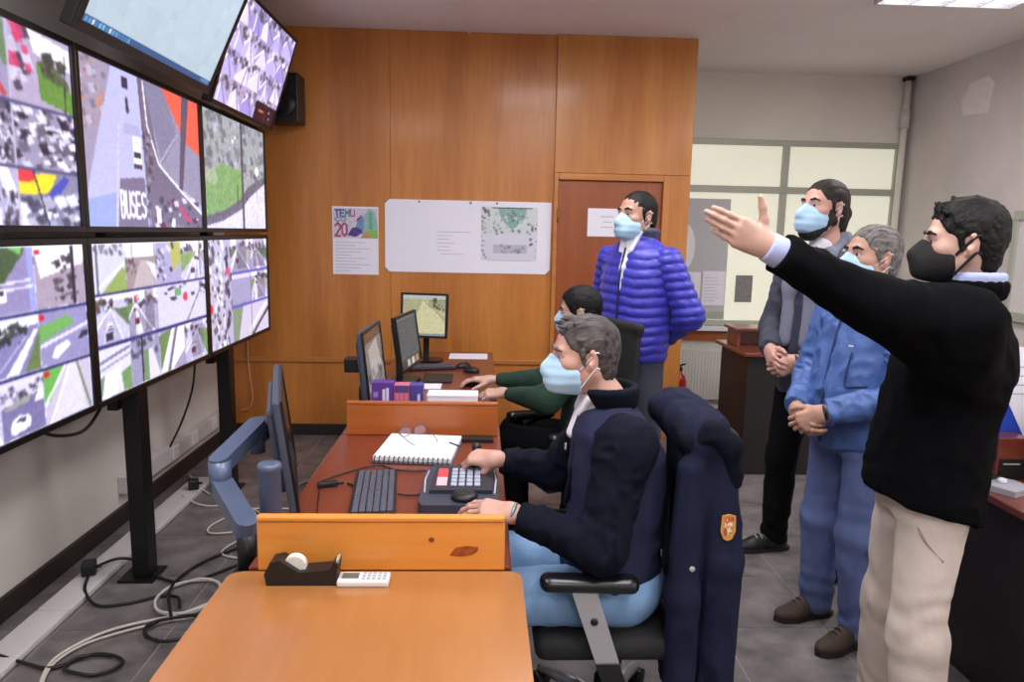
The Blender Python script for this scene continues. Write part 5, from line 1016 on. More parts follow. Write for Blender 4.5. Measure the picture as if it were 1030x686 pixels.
# ------------------------------------------------------------------ office chairs
m_silver = mat('silver_paint', (214, 214, 218), 0.28, 0.75)
m_seat = mat('black_upholstery', (26, 26, 28), 0.8, bump=0.2, bs=200)
def office_chair(label, x, y, rz, zs=0.46, zb=1.06):
    """swivel chair, its sitter facing local +X"""
    t = empty('office_chair', (x, y, 0), rz, label, 'chair', 'swivel office chairs')
    MB().box((-0.20, -0.225, zs-0.075), (0.245, 0.225, zs), 0.032, seg=4).build('seat', m_seat, t, True, True)
    bx('seat_pan', (-0.17, -0.19, zs-0.085), (0.21, 0.19, zs-0.074), m_blackp, t, 0.003, local=True)
    V, Q = net([loft([(-0.235, 0, zs+0.08), (-0.26, 0, zs+0.3), (-0.30, 0, zb)], [0.17, 0.215, 0.19], [0.032, 0.036, 0.030], (1, 0, 0), 0.02), cone((-0.30, -0.17, zb-0.01), (-0.30, 0.17, zb-0.01), 0.028, 0.028, 0.02)], 0.012); mesh_ob('backrest', V, Q, m_seat, t, True, True)
    MB().tube([(-0.14, 0, zs-0.09), (-0.25, 0, zs-0.06), (-0.285, 0, zs+0.05), (-0.30, 0, zs+0.25)], 0.018, 10).build('back_spine', m_blackp, t, True, True)
    bx('mechanism', (-0.12, -0.09, zs-0.115), (0.10, 0.09, zs-0.078), m_blackp, t, 0.008, local=True)
    MB().cyl((0, 0, 0.12), (0, 0, zs-0.11), 0.024, n=16).build('gas_column', m_blackp, t, True, True); MB().cyl((0, 0, 0.07), (0, 0, 0.2), 0.034, 0.03, n=16).build('column_sleeve', m_blackp, t, True, True)
    MB().tube([(0.06, -0.09, zs-0.09), (0.08, -0.24, zs-0.10)], 0.008, 8).build('lever', m_blackp, t, True, True)
    MB().lathe([(0.05, 0.075), (0.055, 0.09), (0.05, 0.125), (0.034, 0.13)], 18).build('hub', m_silver, t, True, True)
    for k in range(5):
        a = 2*math.pi*k/5+0.35; c, s = math.cos(a), math.sin(a)
        MB().tube([(0.04*c, 0.04*s, 0.105), (0.16*c, 0.16*s, 0.10), (0.29*c, 0.29*s, 0.075)], [0.028, 0.024, 0.017], 10).build('base_arm', m_silver, t, True, True)
        w = MB(); d = Vector((-s, c, 0)); cc = Vector((0.30*c, 0.30*s, 0.031))
        w.cyl(cc-d*0.026, cc-d*0.006, 0.03, n=14); w.cyl(cc+d*0.006, cc+d*0.026, 0.03, n=14); w.cyl(cc+Vector((0, 0, 0.0)), cc+Vector((0, 0, 0.05)), 0.009, n=8); w.build('caster', m_blackp, t, True, True)
    for s in (-1, 1):
        V, Q = net([cone((-0.02, s*0.235, 0.640), (0.215, s*0.235, 0.646), 0.026, 0.026, 0.02, (0, 1, 0), 1.35)], 0.008); ap = mesh_ob('arm_pad', V, Q, mat('glossy_black', (22, 22, 26), 0.25), t, True, True)
        br = MB().prism([(-0.034, 0), (0.034, 0), (0.036, 0.24), (-0.036, 0.24)], 0.022, frame((0.035, s*0.242-0.011, 0.395), (1, 0, 0), nrm((0.34, 0, 1)), (0, 1, 0))).build('arm_bracket', m_silver, t, local=True)
        MB().lathe([(0.011, 0), (0.011, 0.004), (0.004, 0.006)], 14, frame((0.082, s*0.242+s*0.011, 0.535), (1, 0, 0), (0, 0, s), (0, s, 0))).build('knob', m_blackp, t, True, True)
        MB().prism([(-0.034, -0.05), (0.034, -0.05), (0.036, 0.012), (-0.034, 0.012)], 0.034, frame((0.035, s*0.242-0.017, 0.395), (1, 0, 0), nrm((0.34, 0, 1)), (0, 1, 0))).build('arm_socket', m_blackp, t, local=True)
        MB().tube([(0.025, s*0.242, 0.37), (-0.0, s*0.18, zs-0.095), (-0.04, s*0.08, zs-0.095)], 0.016, 8).build('arm_strut', m_blackp, t, True, True)
    return t
PI = math.pi
office_chair('black office chair with silver arm bracket under the grey-haired man', 0.415, 2.10, PI)
office_chair('black office chair of the person in green at the far desk', 0.46, 3.56, PI+0.4, 0.44, 1.16)
# navy coat hung over the chair back
ck = empty('hanging_coat', (0.69, 2.10, 0.15), 0, 'navy coat with orange emblem hung over the near chair back', 'coat')
P = [loft([(0.6786, 2.10, 0.15), (0.6744, 2.10, 0.45), (0.6702, 2.10, 0.80), (0.6618, 2.10, 1.00), (0.6576, 2.10, 1.09)], [0.195, 0.205, 0.215, 0.21, 0.16], [0.060, 0.060, 0.057, 0.05, 0.036], (1, 0, 0), 0.04)]
P += [cone((0.6618, 1.93, 1.075), (0.6618, 2.27, 1.075), 0.044, 0.044, 0.05), cone((0.6324, 1.90, 1.05), (0.6156, 2.3, 1.05), 0.045, 0.045, 0.05)]
P += [cone((0.6828, 1.915, 1.01), (0.7013, 1.885, 0.70), 0.050, 0.053, 0.02), cone((0.7013, 1.885, 0.70), (0.7038, 1.885, 0.25), 0.053, 0.046, 0.02)]
P += [cone((0.5988, 1.89, 0.97), (0.5921, 1.88, 0.60), 0.036, 0.046, 0.03), cone((0.5921, 1.88, 0.60), (0.6030, 1.88, 0.2), 0.046, 0.046, 0.03)]
P += [plane((0, 0, -1), -0.155, 0.01), ell((0.6425, 1.842, 0.50), (0.010, 0.045, 0.42), k=0.02, op='-')]
skin_ob('coat_body', P, 0.008, m_navy, ck, folds(0.013, (17, 17, 5), 3.0))
P = [cone((0.5988, 1.90, 1.045), (0.6450, 1.862, 1.085), 0.026, 0.030, 0.02), cone((0.6450, 1.862, 1.085), (0.6954, 1.855, 1.05), 0.030, 0.030, 0.02), cone((0.6954, 1.855, 1.05), (0.7206, 1.872, 0.94), 0.028, 0.020, 0.02), cone((0.5988, 1.90, 1.045), (0.5988, 2.0, 1.06), 0.026, 0.03, 0.02)]
skin_ob('coat_collar', P, 0.0065, m_navyd, ck, folds(0.006, (22, 22, 14), 5.0))
p = Pic(26, 40, (196, 128, 60)); p.rect(0.1, 0.3, 0.9, 0.45, (222, 206, 190)); p.disc(0.5, 0.18, 0.3, (206, 84, 40), 1, 0.12); p.rect(0.15, 0.5, 0.45, 0.75, (200, 70, 50)); p.rect(0.5, 0.5, 0.85, 0.75, (226, 206, 120)); p.rect(0.2, 0.78, 0.8, 0.9, (60, 60, 70)); p.speckle(0.1, 0.1, 0.9, 0.9, 20, [(230, 200, 90), (160, 60, 40), (230, 220, 206)], 0.1, 3)
eb = MB().prism([(-0.019, 0.035), (-0.021, -0.01), (-0.012, -0.032), (0, -0.038), (0.012, -0.032), (0.021, -0.01), (0.019, 0.035), (0, 0.04)][::-1], 0.004, frame((0.694, 1.838, 0.822), (1, 0, 0), (0, 0, 1), (0, -1, 0))).build('emblem', mat('emblem_edge', (214, 150, 70), 0.7), ck)
pic_ob('emblem_print', p, (0.680, 1.8335, 0.857), (0.028, 0, 0), (0, 0, -0.062), eb, m_print)
MB().lathe([(0.008, 0), (0.008, 0.003), (0.004, 0.004)], 10, frame((0.60, 1.836, 0.70), (1, 0, 0), (0, 0, 1), (0, -1, 0))).build('button', m_alu, ck, True)
# ------------------------------------------------------------------ people
def person(base, label): return empty('person', base, 0, label, 'person')
def wrist_watch(J, s, parent, m, r=0.03, name='wrist_watch', back=0.005):
    w = A_(J['wr'+s]); d = nrm(A_(J['el'+s])-w); c = w+d*back; f = Fr(c, d, (0.1, 0.2, 1))
    MB().tube([c+(f.y*math.cos(a)*r+f.z*math.sin(a)*r*0.88) for a in [k*PI/8 for k in range(17)]], 0.0055, 6).build(name, m, parent, True)
def collar_prims(J, h, r=0.062, hgt=0.05, th=0.012, lean=0.02, fr=None, open_=0.3):
    """stand-up collar: ring of short cones round the neck"""
    n = A_(J['neck']); P = []; up = nrm(h(-0.03, 0, -0.06)-n) if hgt > 0 else A_((0, 0, 1)); N = 18; pts = []
    for k in range(N+1):
        a = PI*(open_*0.5)+(2*PI-PI*open_)*k/N; d = fr.x*math.cos(a)+fr.y*math.sin(a); pts.append((n+d*r-fr.x*0.008, d))
    for (p0, d0), (p1, d1) in zip(pts[:-1], pts[1:]):
        m = max(2, int(abs(hgt)/(th*1.1))+1)
        for q in range(m+1): t = q/m; P.append(cone(p0+up*hgt*t+d0*lean*t, p1+up*hgt*t+d1*lean*t, th*(1-0.2*t), th*(1-0.2*t), 0.012))
    return P
def sleeve_prims(J, s, r, gap=0.02, k=0.03):
    w = A_(J['wr'+s]); d = nrm(A_(J['el'+s])-w)
    return [cone(J['sh'+s], J['el'+s], r[0], r[1], k), cone(J['el'+s], w, r[1], r[2], 0.03)], plane(-d, (w+d*gap)@(-d), 0.006)
# --- A: grey-haired man at the near desk
fr = Fr((0.425, 2.10, 0), (-1, 0, 0))
J = dict(hipL=(0.44, 2.01, 0.535), hipR=(0.44, 2.19, 0.535), kneeL=(0.04, 1.97, 0.545), kneeR=(0.02, 2.24, 0.55), ankL=(0.14, 1.98, 0.10), ankR=(0.02, 2.26, 0.09), chest=(0.44, 2.10, 0.92), neck=(0.385, 2.10, 1.115), shL=(0.415, 1.925, 1.025), shR=(0.405, 2.275, 1.03), elL=(0.350, 1.875, 0.745), elR=(0.28, 2.40, 0.79), wrL=(0.100, 1.935, 0.822), wrR=(0.062, 2.385, 0.835))
A = person((0.44, 2.10, 0), 'seated man with grey hair, navy jacket and blue jeans operating the control keypad')
h = Fr((0.312, 2.10, 1.262), (-1, -0.06, -0.06), (-0.05, 0, 1)); g = 0.96
hl = hand_prims(J['wrL'], (-0.93, 0.36, -0.02), (0.05, -0.35, 1), -1, curl=(14, 20, 14), spread=5, thumb=(36, 20, 12), elbow=J['elL'])
hr = hand_prims(J['wrR'], (-1, 0.30, -0.05), (-0.15, -0.35, 1), 1, spread=3, thumb=(30, 55, 20), elbow=J['elR'], curls=[(50, 45, 25), (48, 60, 30), (52, 60, 30), (55, 60, 30)])
make_person(A, fr, J, h, g, m_skinC, [hl, hr], 0.0036, 0.0027)
brows(h, g, m_hgrey, A)
def tuft(h, L, r=0.006):
    return [cone(h(*[q*g*0.975 for q in a]), h(*[q*g*0.975 for q in b]), r*0.9, 0.002, 0.010) for a, b in L]
rr_ = random.Random(4); ex = []
for k in range(14):
    a = rr_.uniform(-1, 1); b = rr_.uniform(0, 1); p0 = (0.075-0.10*b, a*0.055, 0.095+0.028*(1-abs(a))*1-0.02*abs(b-0.5)); ex += tuft(h, [(p0, (p0[0]+0.022, p0[1]+rr_.uniform(-.01, .01), p0[2]+rr_.uniform(0.0, 0.010)))], 0.008)
hair_ob(h, g, m_hgrey, A, 0.0038, 0.0, 1.0, -0.055, 0.0035, 95, ex)
mask_ob(h, g, m_mask, A, m_strap, 0.006)
P = [torso_loft(None, fr, [(0.0, 0.52, 0.18, 0.145), (0.005, 0.62, 0.18, 0.155), (-0.01, 0.80, 0.18, 0.148), (0.0, 0.95, 0.19, 0.145), (0.03, 1.04, 0.165, 0.115), (0.05, 1.10, 0.095, 0.08)], 0.04), cone(J['shL'], J['shR'], 0.070, 0.070, 0.06), plane((0, 0, -1), -0.535, 0.02)]
jk = skin_ob('jacket', P, 0.0085, mat('navy_softshell', (42, 46, 74), 0.85, var=0.12, vs=20, bump=0.2, bs=220, spec=0.2), A, folds(0.011, (11, 11, 11), 1.0))
for s, sd in (('L', 2.0), ('R', 4.0)):
    q, cut = sleeve_prims(J, s, (0.076, 0.066, 0.042), 0.022, 0.05); skin_ob('sleeve', [ell(J['sh'+s], 0.080, k=0.05)]+q+[cut], 0.0075, m_navyd, jk, folds(0.014, (22, 22, 20), sd))
skin_ob('collar', collar_prims(J, h, 0.074, 0.050, 0.012, 0.026, fr, 0.66), 0.006, m_navyd, jk)
P = [cone((0.325, 2.055, 1.075), (0.275, 2.07, 0.99), 0.016, 0.010, 0.02), cone((0.325, 2.145, 1.075), (0.275, 2.13, 0.99), 0.016, 0.010, 0.02)]
skin_ob('lapel', [cone((0.375, 2.035, 1.135), (0.30, 2.045, 1.00), 0.016, 0.012, 0.02), cone((0.30, 2.045, 1.00), (0.272, 2.09, 0.80), 0.014, 0.010, 0.02), cone((0.36, 2.165, 1.135), (0.285, 2.145, 1.00), 0.018, 0.014, 0.02)], 0.006, m_navyd, jk)
skin_ob('shirt', [cone((0.36, 2.10, 1.11), (0.288, 2.09, 1.02), 0.062, 0.022, 0.03), cone((0.325, 2.05, 1.13), (0.300, 2.06, 1.085), 0.014, 0.008, 0.01), cone((0.325, 2.15, 1.13), (0.30, 2.14, 1.085), 0.014, 0.008, 0.01)], 0.006, m_shirt, A)
bx('zip_pull', (0.262, 2.085, 0.965), (0.268, 2.092, 0.985), m_alu, jk, 0.001)
P = legs_prims(fr, J, (0.095, 0.078, 0.062)) + [ell((0.46, 2.10, 0.55), (0.13, 0.18, 0.095), k=0.05), plane((0, 0, -1), -0.075)]
skin_ob('trousers', P, 0.0085, m_jean, A, folds(0.007, (12, 12, 12), 8.0))
m_brown = mat('brown_suede', (66, 52, 44), 0.85, var=0.2, vs=30, bump=0.2, bs=200); m_sole = mat('dark_sole', (34, 28, 26), 0.7); m_bshoe = mat('black_shoe', (20, 20, 22), 0.5, var=0.2, vs=40)
for s in 'LR': shoe(A, (-1, 0.1, 0), J['ank'+s], m_bshoe, m_sole)
wrist_watch(J, 'L', A, mat('teal_watch', (120, 150, 156), 0.3, 0.5), 0.031, back=0.0)
# --- B: person in green at the far desk
fr = Fr((0.57, 3.58, 0), (-0.95, 0.30, 0))
J = dict(hipL=(0.55, 3.50, 0.52), hipR=(0.60, 3.68, 0.52), kneeL=(0.15, 3.60, 0.54), kneeR=(0.20, 3.80, 0.54), ankL=(0.18, 3.60, 0.10), ankR=(0.22, 3.82, 0.09), chest=(0.56, 3.58, 0.88), neck=(0.53, 3.60, 1.075), shL=(0.51, 3.44, 0.985), shR=(0.57, 3.76, 0.985), elL=(0.33, 3.42, 0.80), elR=(0.36, 3.88, 0.80), wrL=(0.125, 3.62, 0.79), wrR=(0.06, 3.95, 0.79))
B = person((0.57, 3.58, 0), 'seated person in green sweater using mouse at the far desk')
h = Fr((0.505, 3.61, 1.228), (-0.97, 0.18, -0.10)); g = 1.0
hl = hand_prims(J['wrL'], (-0.9, 0.25, -0.12), (0.1, -0.3, 1), -1, curl=(25, 30, 20), elbow=J['elL']); hr = hand_prims(J['wrR'], (-1, 0.12, -0.05), (0, 0, 1), 1, curl=(12, 22, 20), elbow=J['elR'])
make_person(B, fr, J, h, g, m_skinA, [hl, hr], 0.005, 0.0035); brows(h, g, m_hblk, B)
hair_ob(h, g, m_hblk, B, 0.006, 0.004, 1.05, -0.06, 0.003, 80); mask_ob(h, g, m_mask, B, m_strap)
m_green = mat('green_knit', (28, 58, 44), 0.9, var=0.2, vs=25, bump=0.3, bs=200)
P = [torso_loft(None, fr, [(0, 0.50, 0.18, 0.145), (0, 0.65, 0.175, 0.145), (-0.01, 0.85, 0.18, 0.135), (0.0, 0.95, 0.17, 0.12), (0.02, 1.03, 0.10, 0.085)], 0.04), cone(J['shL'], J['shR'], 0.066, 0.066, 0.06), cone(J['neck'], A_(J['neck'])-A_((0, 0, 0.05)), 0.068, 0.085, 0.03)]
for s in 'LR': P += [cone(J['sh'+s], J['el'+s], 0.072, 0.070, 0.04), cone(J['el'+s], A_(J['wr'+s])*0.8+A_(J['el'+s])*0.2, 0.068, 0.038, 0.03)]
skin_ob('sweater', P, 0.010, m_green, B, folds(0.009, (12, 12, 12), 3.3))
skin_ob('trousers', legs_prims(fr, J, (0.095, 0.078, 0.062))+[ell((0.58, 3.59, 0.53), (0.14, 0.18, 0.09), k=0.05), plane((0, 0, -1), -0.075)], 0.011, m_blackc, B, folds(0.006, (12, 12, 12), 5))
for s in 'LR': shoe(B, (-1, 0.2, 0), J['ank'+s], m_bshoe, m_sole)
# --- C: man in the blue quilted jacket
F = nrm((-0.72, -0.69, 0)); fr = Fr((0.875, 3.98, 0), F)
J = dict(hipL=fr(0, 0.10, 0.95), hipR=fr(0, -0.10, 0.95), kneeL=fr(0.02, 0.12, 0.52), kneeR=fr(0.02, -0.12, 0.52), ankL=fr(-0.02, 0.14, 0.09), ankR=fr(-0.02, -0.14, 0.09), chest=fr(0, 0, 1.40), neck=fr(-0.015, 0, 1.59), shL=fr(-0.015, 0.19, 1.480), shR=fr(-0.015, -0.19, 1.480), elL=fr(-0.06, 0.315, 1.19), elR=fr(-0.08, -0.29, 1.17), wrL=fr(-0.17, 0.10, 1.03), wrR=fr(-0.16, -0.06, 1.00))
Cp = person((0.875, 3.98, 0), 'standing man in blue quilted jacket, hands behind his back, before the door')
h = Fr(fr(0.025, 0, 1.727), (-0.86, -0.50, 0.06)); g = 1.13
hl = hand_prims(J['wrL'], fr.v(-0.2, -1, -0.3), fr.v(-1, 0, 0), -1, curl=(30, 30, 20), elbow=J['elL']); hr = hand_prims(J['wrR'], fr.v(-0.2, 1, -0.3), fr.v(-1, 0, 0), 1, curl=(30, 30, 20), elbow=J['elR'])
make_person(Cp, fr, J, h, g, m_skinB, [hl, hr], 0.0048, 0.004); brows(h, g, m_hblk, Cp, 0.005)
hair_ob(h, g, m_hblk, Cp, 0.0050, 0.0, 0.965, -0.012, 0.002, 90); mask_ob(h, g, m_mask, Cp, m_strap)
m_puff = mat('blue_quilted_nylon', (56, 54, 176), 0.42, var=0.1, vs=20, bump=0.2, bs=90, sheen=0.1)
sec = [cone(J['shL'], J['elL'], 0.082, 0.080, 0.03), cone(J['elL'], A_(J['wrL'])*0.85+A_(J['elL'])*0.15, 0.078, 0.060, 0.03), cone(J['shR'], J['elR'], 0.082, 0.080, 0.03), cone(J['elR'], A_(J['wrR'])*0.85+A_(J['elR'])*0.15, 0.078, 0.060, 0.03)]
P = [torso_loft(None, fr, [(0.0, 0.90, 0.205, 0.150), (0.01, 1.0, 0.215, 0.165), (0.005, 1.2, 0.22, 0.165), (0.005, 1.38, 0.215, 0.15), (0.0, 1.49, 0.185, 0.13), (-0.01, 1.56, 0.135, 0.11), (-0.01, 1.625, 0.088, 0.088)], 0.03), cone(J['shL'], J['shR'], 0.075, 0.075, 0.05), plane((0, 0, -1), -0.915, 0.02)]
def baffle(p):
    z = p[:, 2]+0.015*np.sin(p[:, 0]*9)+0.012*vnoise(p*A_([18, 18, 10])); c = z/0.052; fz = np.abs(np.sin(c*PI)); return -(0.012*np.sqrt(fz)-0.009)+0.004*(vnoise(p*40)-0.5)
jk = skin_ob('jacket', P, 0.008, m_puff, Cp, baffle)
def sleeve_baffle(a, b, w):
    def f(p):
        ax = nrm(A_(b)-A_(a)); t = (p-A_(a))@ax+0.5*((p[:, 2]-A_(a)[2])*0); c = (-p[:, 2]*0.75+t*0.35)/0.052; return -(0.012*np.sqrt(np.abs(np.sin(c*PI)))-0.009)+0.004*(vnoise(p*40)-0.5)
    return f
for i, s in enumerate('LR'): skin_ob('sleeve', sec[2*i:2*i+2], 0.008, m_puff, jk, sleeve_baffle(J['sh'+s], J['el'+s], J['wr'+s]))
skin_ob('collar', collar_prims(J, h, 0.080, 0.055, 0.013, 0.018, fr, 0.5), 0.006, mat('grey_collar', (70, 74, 92), 0.7), jk)
zp = [fr(0.118, 0, 1.55), fr(0.158, 0, 1.42), fr(0.174, 0, 1.25), fr(0.178, 0, 1.08), fr(0.166, 0, 0.93)]
MB().tube(spline(zp, 6), 0.006, 6).build('zip', mat('navy_zip', (30, 30, 74), 0.5), jk, True)
skin_ob('shirt', [cone(fr(0.02, 0, 1.60), fr(0.135, 0, 1.44), 0.070, 0.020, 0.03), cone(fr(0.135, 0, 1.44), fr(0.164, 0, 1.32), 0.016, 0.008, 0.02), cone(fr(0.055, 0.05, 1.64), fr(0.118, 0.035, 1.53), 0.018, 0.010, 0.01), cone(fr(0.055, -0.05, 1.64), fr(0.118, -0.035, 1.53), 0.018, 0.010, 0.01)], 0.007, m_shirt, Cp)
m_gj = mat('grey_jeans', (66, 70, 84), 0.85, var=0.2, vs=12, bump=0.2, bs=200)
def stand_trousers(root, fr, J, m, r, waist, res=0.0095, amp=0.008, seed=1.0, wr=(0.165, 0.125)):
    P = legs_prims(fr, J, r, k=0.02)+[loft([(A_(J['hipL'])+A_(J['hipR']))/2+A_((0, 0, -0.06)), (A_(J['hipL'])+A_(J['hipR']))/2+A_((0, 0, 0.02)), (A_(J['hipL'])+A_(J['hipR']))/2+A_((0, 0, waist))], [wr[0]*0.95, wr[0], wr[0]*0.93], [wr[1]*0.9, wr[1], wr[1]*0.9], fr.x, 0.05), plane((0, 0, -1), -0.035)]
    f0 = folds(amp*1.3, (11, 11, 7), seed)
    def d(p):
        z = p[:, 2]; a = np.clip((0.32-z)/0.25, 0, 1)+0.4*np.exp(-((z-0.52)/0.12)**2); return f0(p)-amp*a*(np.sin((z+0.10*vnoise(p*A_([12, 12, 4])))*2*PI/0.09+7*vnoise(p*7))*0.5)
    return skin_ob('trousers', P, res, m, root, d)
stand_trousers(Cp, fr, J, m_gj, (0.098, 0.08, 0.068), 0.05, 0.012)
for s in 'LR': shoe(Cp, F, J['ank'+s], m_bshoe, m_sole)
# --- D: tall bearded man with tied hair, grey coat
F = nrm((-0.93, -0.37, 0)); fr = Fr((1.615, 3.30, 0), F)
J = dict(hipL=fr(0, 0.10, 0.97), hipR=fr(0, -0.10, 0.97), kneeL=fr(0.01, 0.14, 0.53), kneeR=fr(0.03, -0.13, 0.53), ankL=fr(-0.03, 0.19, 0.09), ankR=fr(0.0, -0.17, 0.09), chest=fr(0, 0, 1.38), neck=fr(-0.01, 0, 1.575), shL=fr(-0.01, 0.195, 1.475), shR=fr(-0.01, -0.195, 1.475), elL=fr(0.03, 0.255, 1.16), elR=fr(0.03, -0.255, 1.17), wrL=fr(0.215, 0.09, 1.06), wrR=fr(0.225, -0.07, 1.09))
D = person((1.615, 3.30, 0), 'tall bearded man with tied dark hair and grey scarf, hands clasped')
h = Fr(fr(0.03, 0, 1.765), (-0.93, -0.33, 0.08)); g = 1.08
hl = hand_prims(J['wrL'], fr.v(0.45, -0.75, -0.45), fr.v(0.8, 0.45, -0.1), -1, curl=(30, 35, 20), spread=3, thumb=(40, 15, 15), elbow=J['elL']); hr = hand_prims(J['wrR'], fr.v(0.45, 0.75, -0.45), fr.v(0.85, -0.35, 0.1), 1, curl=(35, 35, 20), spread=3, thumb=(40, 15, 15), elbow=J['elR'])
make_person(D, fr, J, h, g, m_skinC, [hl, hr], 0.0045, 0.003); brows(h, g, m_hbrn, D)
E = lambda c, r, k=0.02: ell(h(*[q*g for q in c]), [q*g for q in r], h.x, h.z, k)
hair_ob(h, g, m_hbrn, D, 0.0048, 0.0, 0.98, -0.06, 0.003, 80, [E((-0.115, 0, -0.015), (0.036, 0.034, 0.036), 0.03), cone(h(-0.12*g, 0, -0.03), h(-0.125*g, 0, -0.12), 0.026, 0.014, 0.02), cone(h(-0.11*g, 0.015, -0.03), h(-0.105*g, 0.03, -0.13), 0.018, 0.008, 0.02)])
skin_ob('beard', [cone(h(0.0, 0.062*g, -0.06*g), h(0.06*g, 0.03*g, -0.115*g), 0.020, 0.022, 0.03), cone(h(0.0, -0.062*g, -0.06*g), h(0.06*g, -0.03*g, -0.115*g), 0.020, 0.022, 0.03), E((0.062, 0, -0.118), (0.032, 0.036, 0.030), 0.03), E((0.012, 0.066, -0.035), (0.020, 0.007, 0.032), 0.02), E((0.012, -0.066, -0.035), (0.020, 0.007, 0.032), 0.02)], 0.0048, m_hbrn, D, folds(0.004, (70, 70, 50), 2.0))
mask_ob(h, g, m_mask, D, m_strap, 0.010)
m_coat = mat('slate_coat', (64, 66, 80), 0.85, var=0.15, vs=20, bump=0.2, bs=200); m_scarf = mat('grey_scarf', (122, 124, 142), 0.9, var=0.12, vs=40, bump=0.3, bs=160)
P = [torso_loft(None, fr, [(0.0, 0.86, 0.20, 0.135), (0.0, 1.0, 0.19, 0.135), (0.0, 1.2, 0.19, 0.13), (0.0, 1.38, 0.195, 0.125), (0.0, 1.48, 0.17, 0.11), (-0.01, 1.555, 0.10, 0.085)], 0.03), cone(J['shL'], J['shR'], 0.072, 0.072, 0.05), plane((0, 0, -1), -0.875, 0.02)]
jk = skin_ob('coat', P, 0.009, m_coat, D, folds(0.008, (9, 9, 6), 2.2))
for s, sd in (('L', 1.0), ('R', 6.0)):
    q, cut = sleeve_prims(J, s, (0.074, 0.064, 0.046)); skin_ob('sleeve', q+[cut], 0.008, m_coat, jk, folds(0.011, (19, 19, 19), sd))
for s in (1, -1):
    skin_ob('scarf', [cone(fr(-0.055, s*0.05, 1.615), fr(0.06, s*0.075, 1.54), 0.034, 0.032, 0.03, fr.v(1, 0, 0.6), 0.6), cone(fr(0.06, s*0.075, 1.54), fr(0.128, s*0.066, 1.40), 0.032, 0.034, 0.03, fr.v(1, 0, 0.1), 0.5), cone(fr(0.128, s*0.066, 1.40), fr(0.140, s*0.062, 1.14), 0.036, 0.036, 0.03, fr.x, 0.4), cone(fr(-0.055, s*0.05, 1.615), fr(-0.075, 0, 1.61), 0.034, 0.034, 0.03, fr.v(1, 0, 0.6), 0.6)], 0.007, m_scarf, jk, folds(0.004, (20, 20, 8), 4+s))
skin_ob('jumper', [cone(fr(0.10, 0, 1.44), fr(0.128, 0, 1.10), 0.040, 0.046, 0.03, fr.x, 0.5)], 0.008, mat('navy_jumper', (44, 46, 68), 0.9), D)
skin_ob('shirt', [cone(fr(0.02, 0, 1.58), fr(0.105, 0, 1.48), 0.062, 0.034, 0.03)], 0.007, m_shirt, D)
MB().tube(spline([fr(0.10, 0.045, 1.585), fr(0.125, 0.03, 1.52), fr(0.135, 0.0, 1.46)], 6), 0.003, 6).build('lanyard', m_blackp, D, True)
stand_trousers(D, fr, J, m_blackc, (0.092, 0.075, 0.064), 0.05, 0.011)
for s in 'LR': shoe(D, fr.v(1, 0.15 if s == 'L' else -0.25, 0), J['ank'+s], m_bshoe, m_sole, 0.30, mat('grey_lace', (150, 150, 152), 0.7))
wrist_watch(J, 'L', D, m_blackp, 0.033)
# --- E: man in blue jacket and blue trousers
F = nrm((-0.96, -0.26, 0)); fr = Fr((1.50, 2.69, 0), F)
J = dict(hipL=fr(0, 0.09, 0.86), hipR=fr(0, -0.09, 0.86), kneeL=fr(0.03, 0.10, 0.47), kneeR=fr(0.03, -0.10, 0.47), ankL=fr(0.01, 0.11, 0.085), ankR=fr(0.0, -0.12, 0.085), chest=fr(0, 0, 1.22), neck=fr(-0.01, 0, 1.405), shL=fr(-0.015, 0.18, 1.315), shR=fr(-0.015, -0.18, 1.315), elL=fr(0.0, 0.235, 1.05), elR=fr(0.02, -0.235, 1.05), wrL=fr(0.225, 0.075, 0.965), wrR=fr(0.24, -0.06, 0.95))
Ep = person((1.50, 2.69, 0), 'grey-haired standing man in blue jacket and trousers, hands clasped')
h = Fr(fr(0.0, 0, 1.557), (-0.98, -0.14, 0.10)); g = 1.0
hl = hand_prims(J['wrL'], fr.v(0.55, -0.65, -0.5), fr.v(0.75, 0.55, 0.15), -1, curl=(30, 40, 25), spread=3, thumb=(36, 10, 15), elbow=J['elL']); hr = hand_prims(J['wrR'], fr.v(0.25, 0.85, -0.45), fr.v(0.9, -0.25, -0.1), 1, curl=(35, 40, 25), spread=3, thumb=(40, 15, 15), elbow=J['elR'])
make_person(Ep, fr, J, h, g, m_skinB, [hl, hr], 0.0042, 0.0028); brows(h, g, m_hbrn, Ep, 0.005)
hair_ob(h, g, m_hgrey2, Ep, 0.0042, 0.0, 1.0, -0.06, 0.004, 100); mask_ob(h, g, m_mask, Ep, m_strap)
m_bj = mat('blue_jacket_nylon', (74, 104, 166), 0.5, var=0.14, vs=16, bump=0.25, bs=60); m_bt = mat('blue_trousers_cloth', (86, 100, 146), 0.8, var=0.1, vs=14, bump=0.2, bs=220)
P = [torso_loft(None, fr, [(0.0, 0.80, 0.18, 0.145), (0.01, 0.90, 0.185, 0.158), (0.01, 1.05, 0.185, 0.155), (0.0, 1.22, 0.185, 0.13), (0.0, 1.32, 0.16, 0.105), (-0.01, 1.39, 0.095, 0.08)], 0.03), cone(J['shL'], J['shR'], 0.070, 0.070, 0.05), plane((0, 0, -1), -0.815, 0.02)]
jk = skin_ob('jacket', P, 0.0082, m_bj, Ep, folds(0.016, (15, 15, 15), 3.1))
for s, sd in (('L', 1.5), ('R', 6.0)):
    q, cut = sleeve_prims(J, s, (0.076, 0.068, 0.046)); skin_ob('sleeve', q+[cut], 0.0072, m_bj, jk, folds(0.014, (22, 22, 24), sd))
skin_ob('collar', collar_prims(J, h, 0.074, 0.055, 0.012, 0.016, fr, 0.4), 0.006, mat('dark_collar', (34, 40, 60), 0.8), jk)
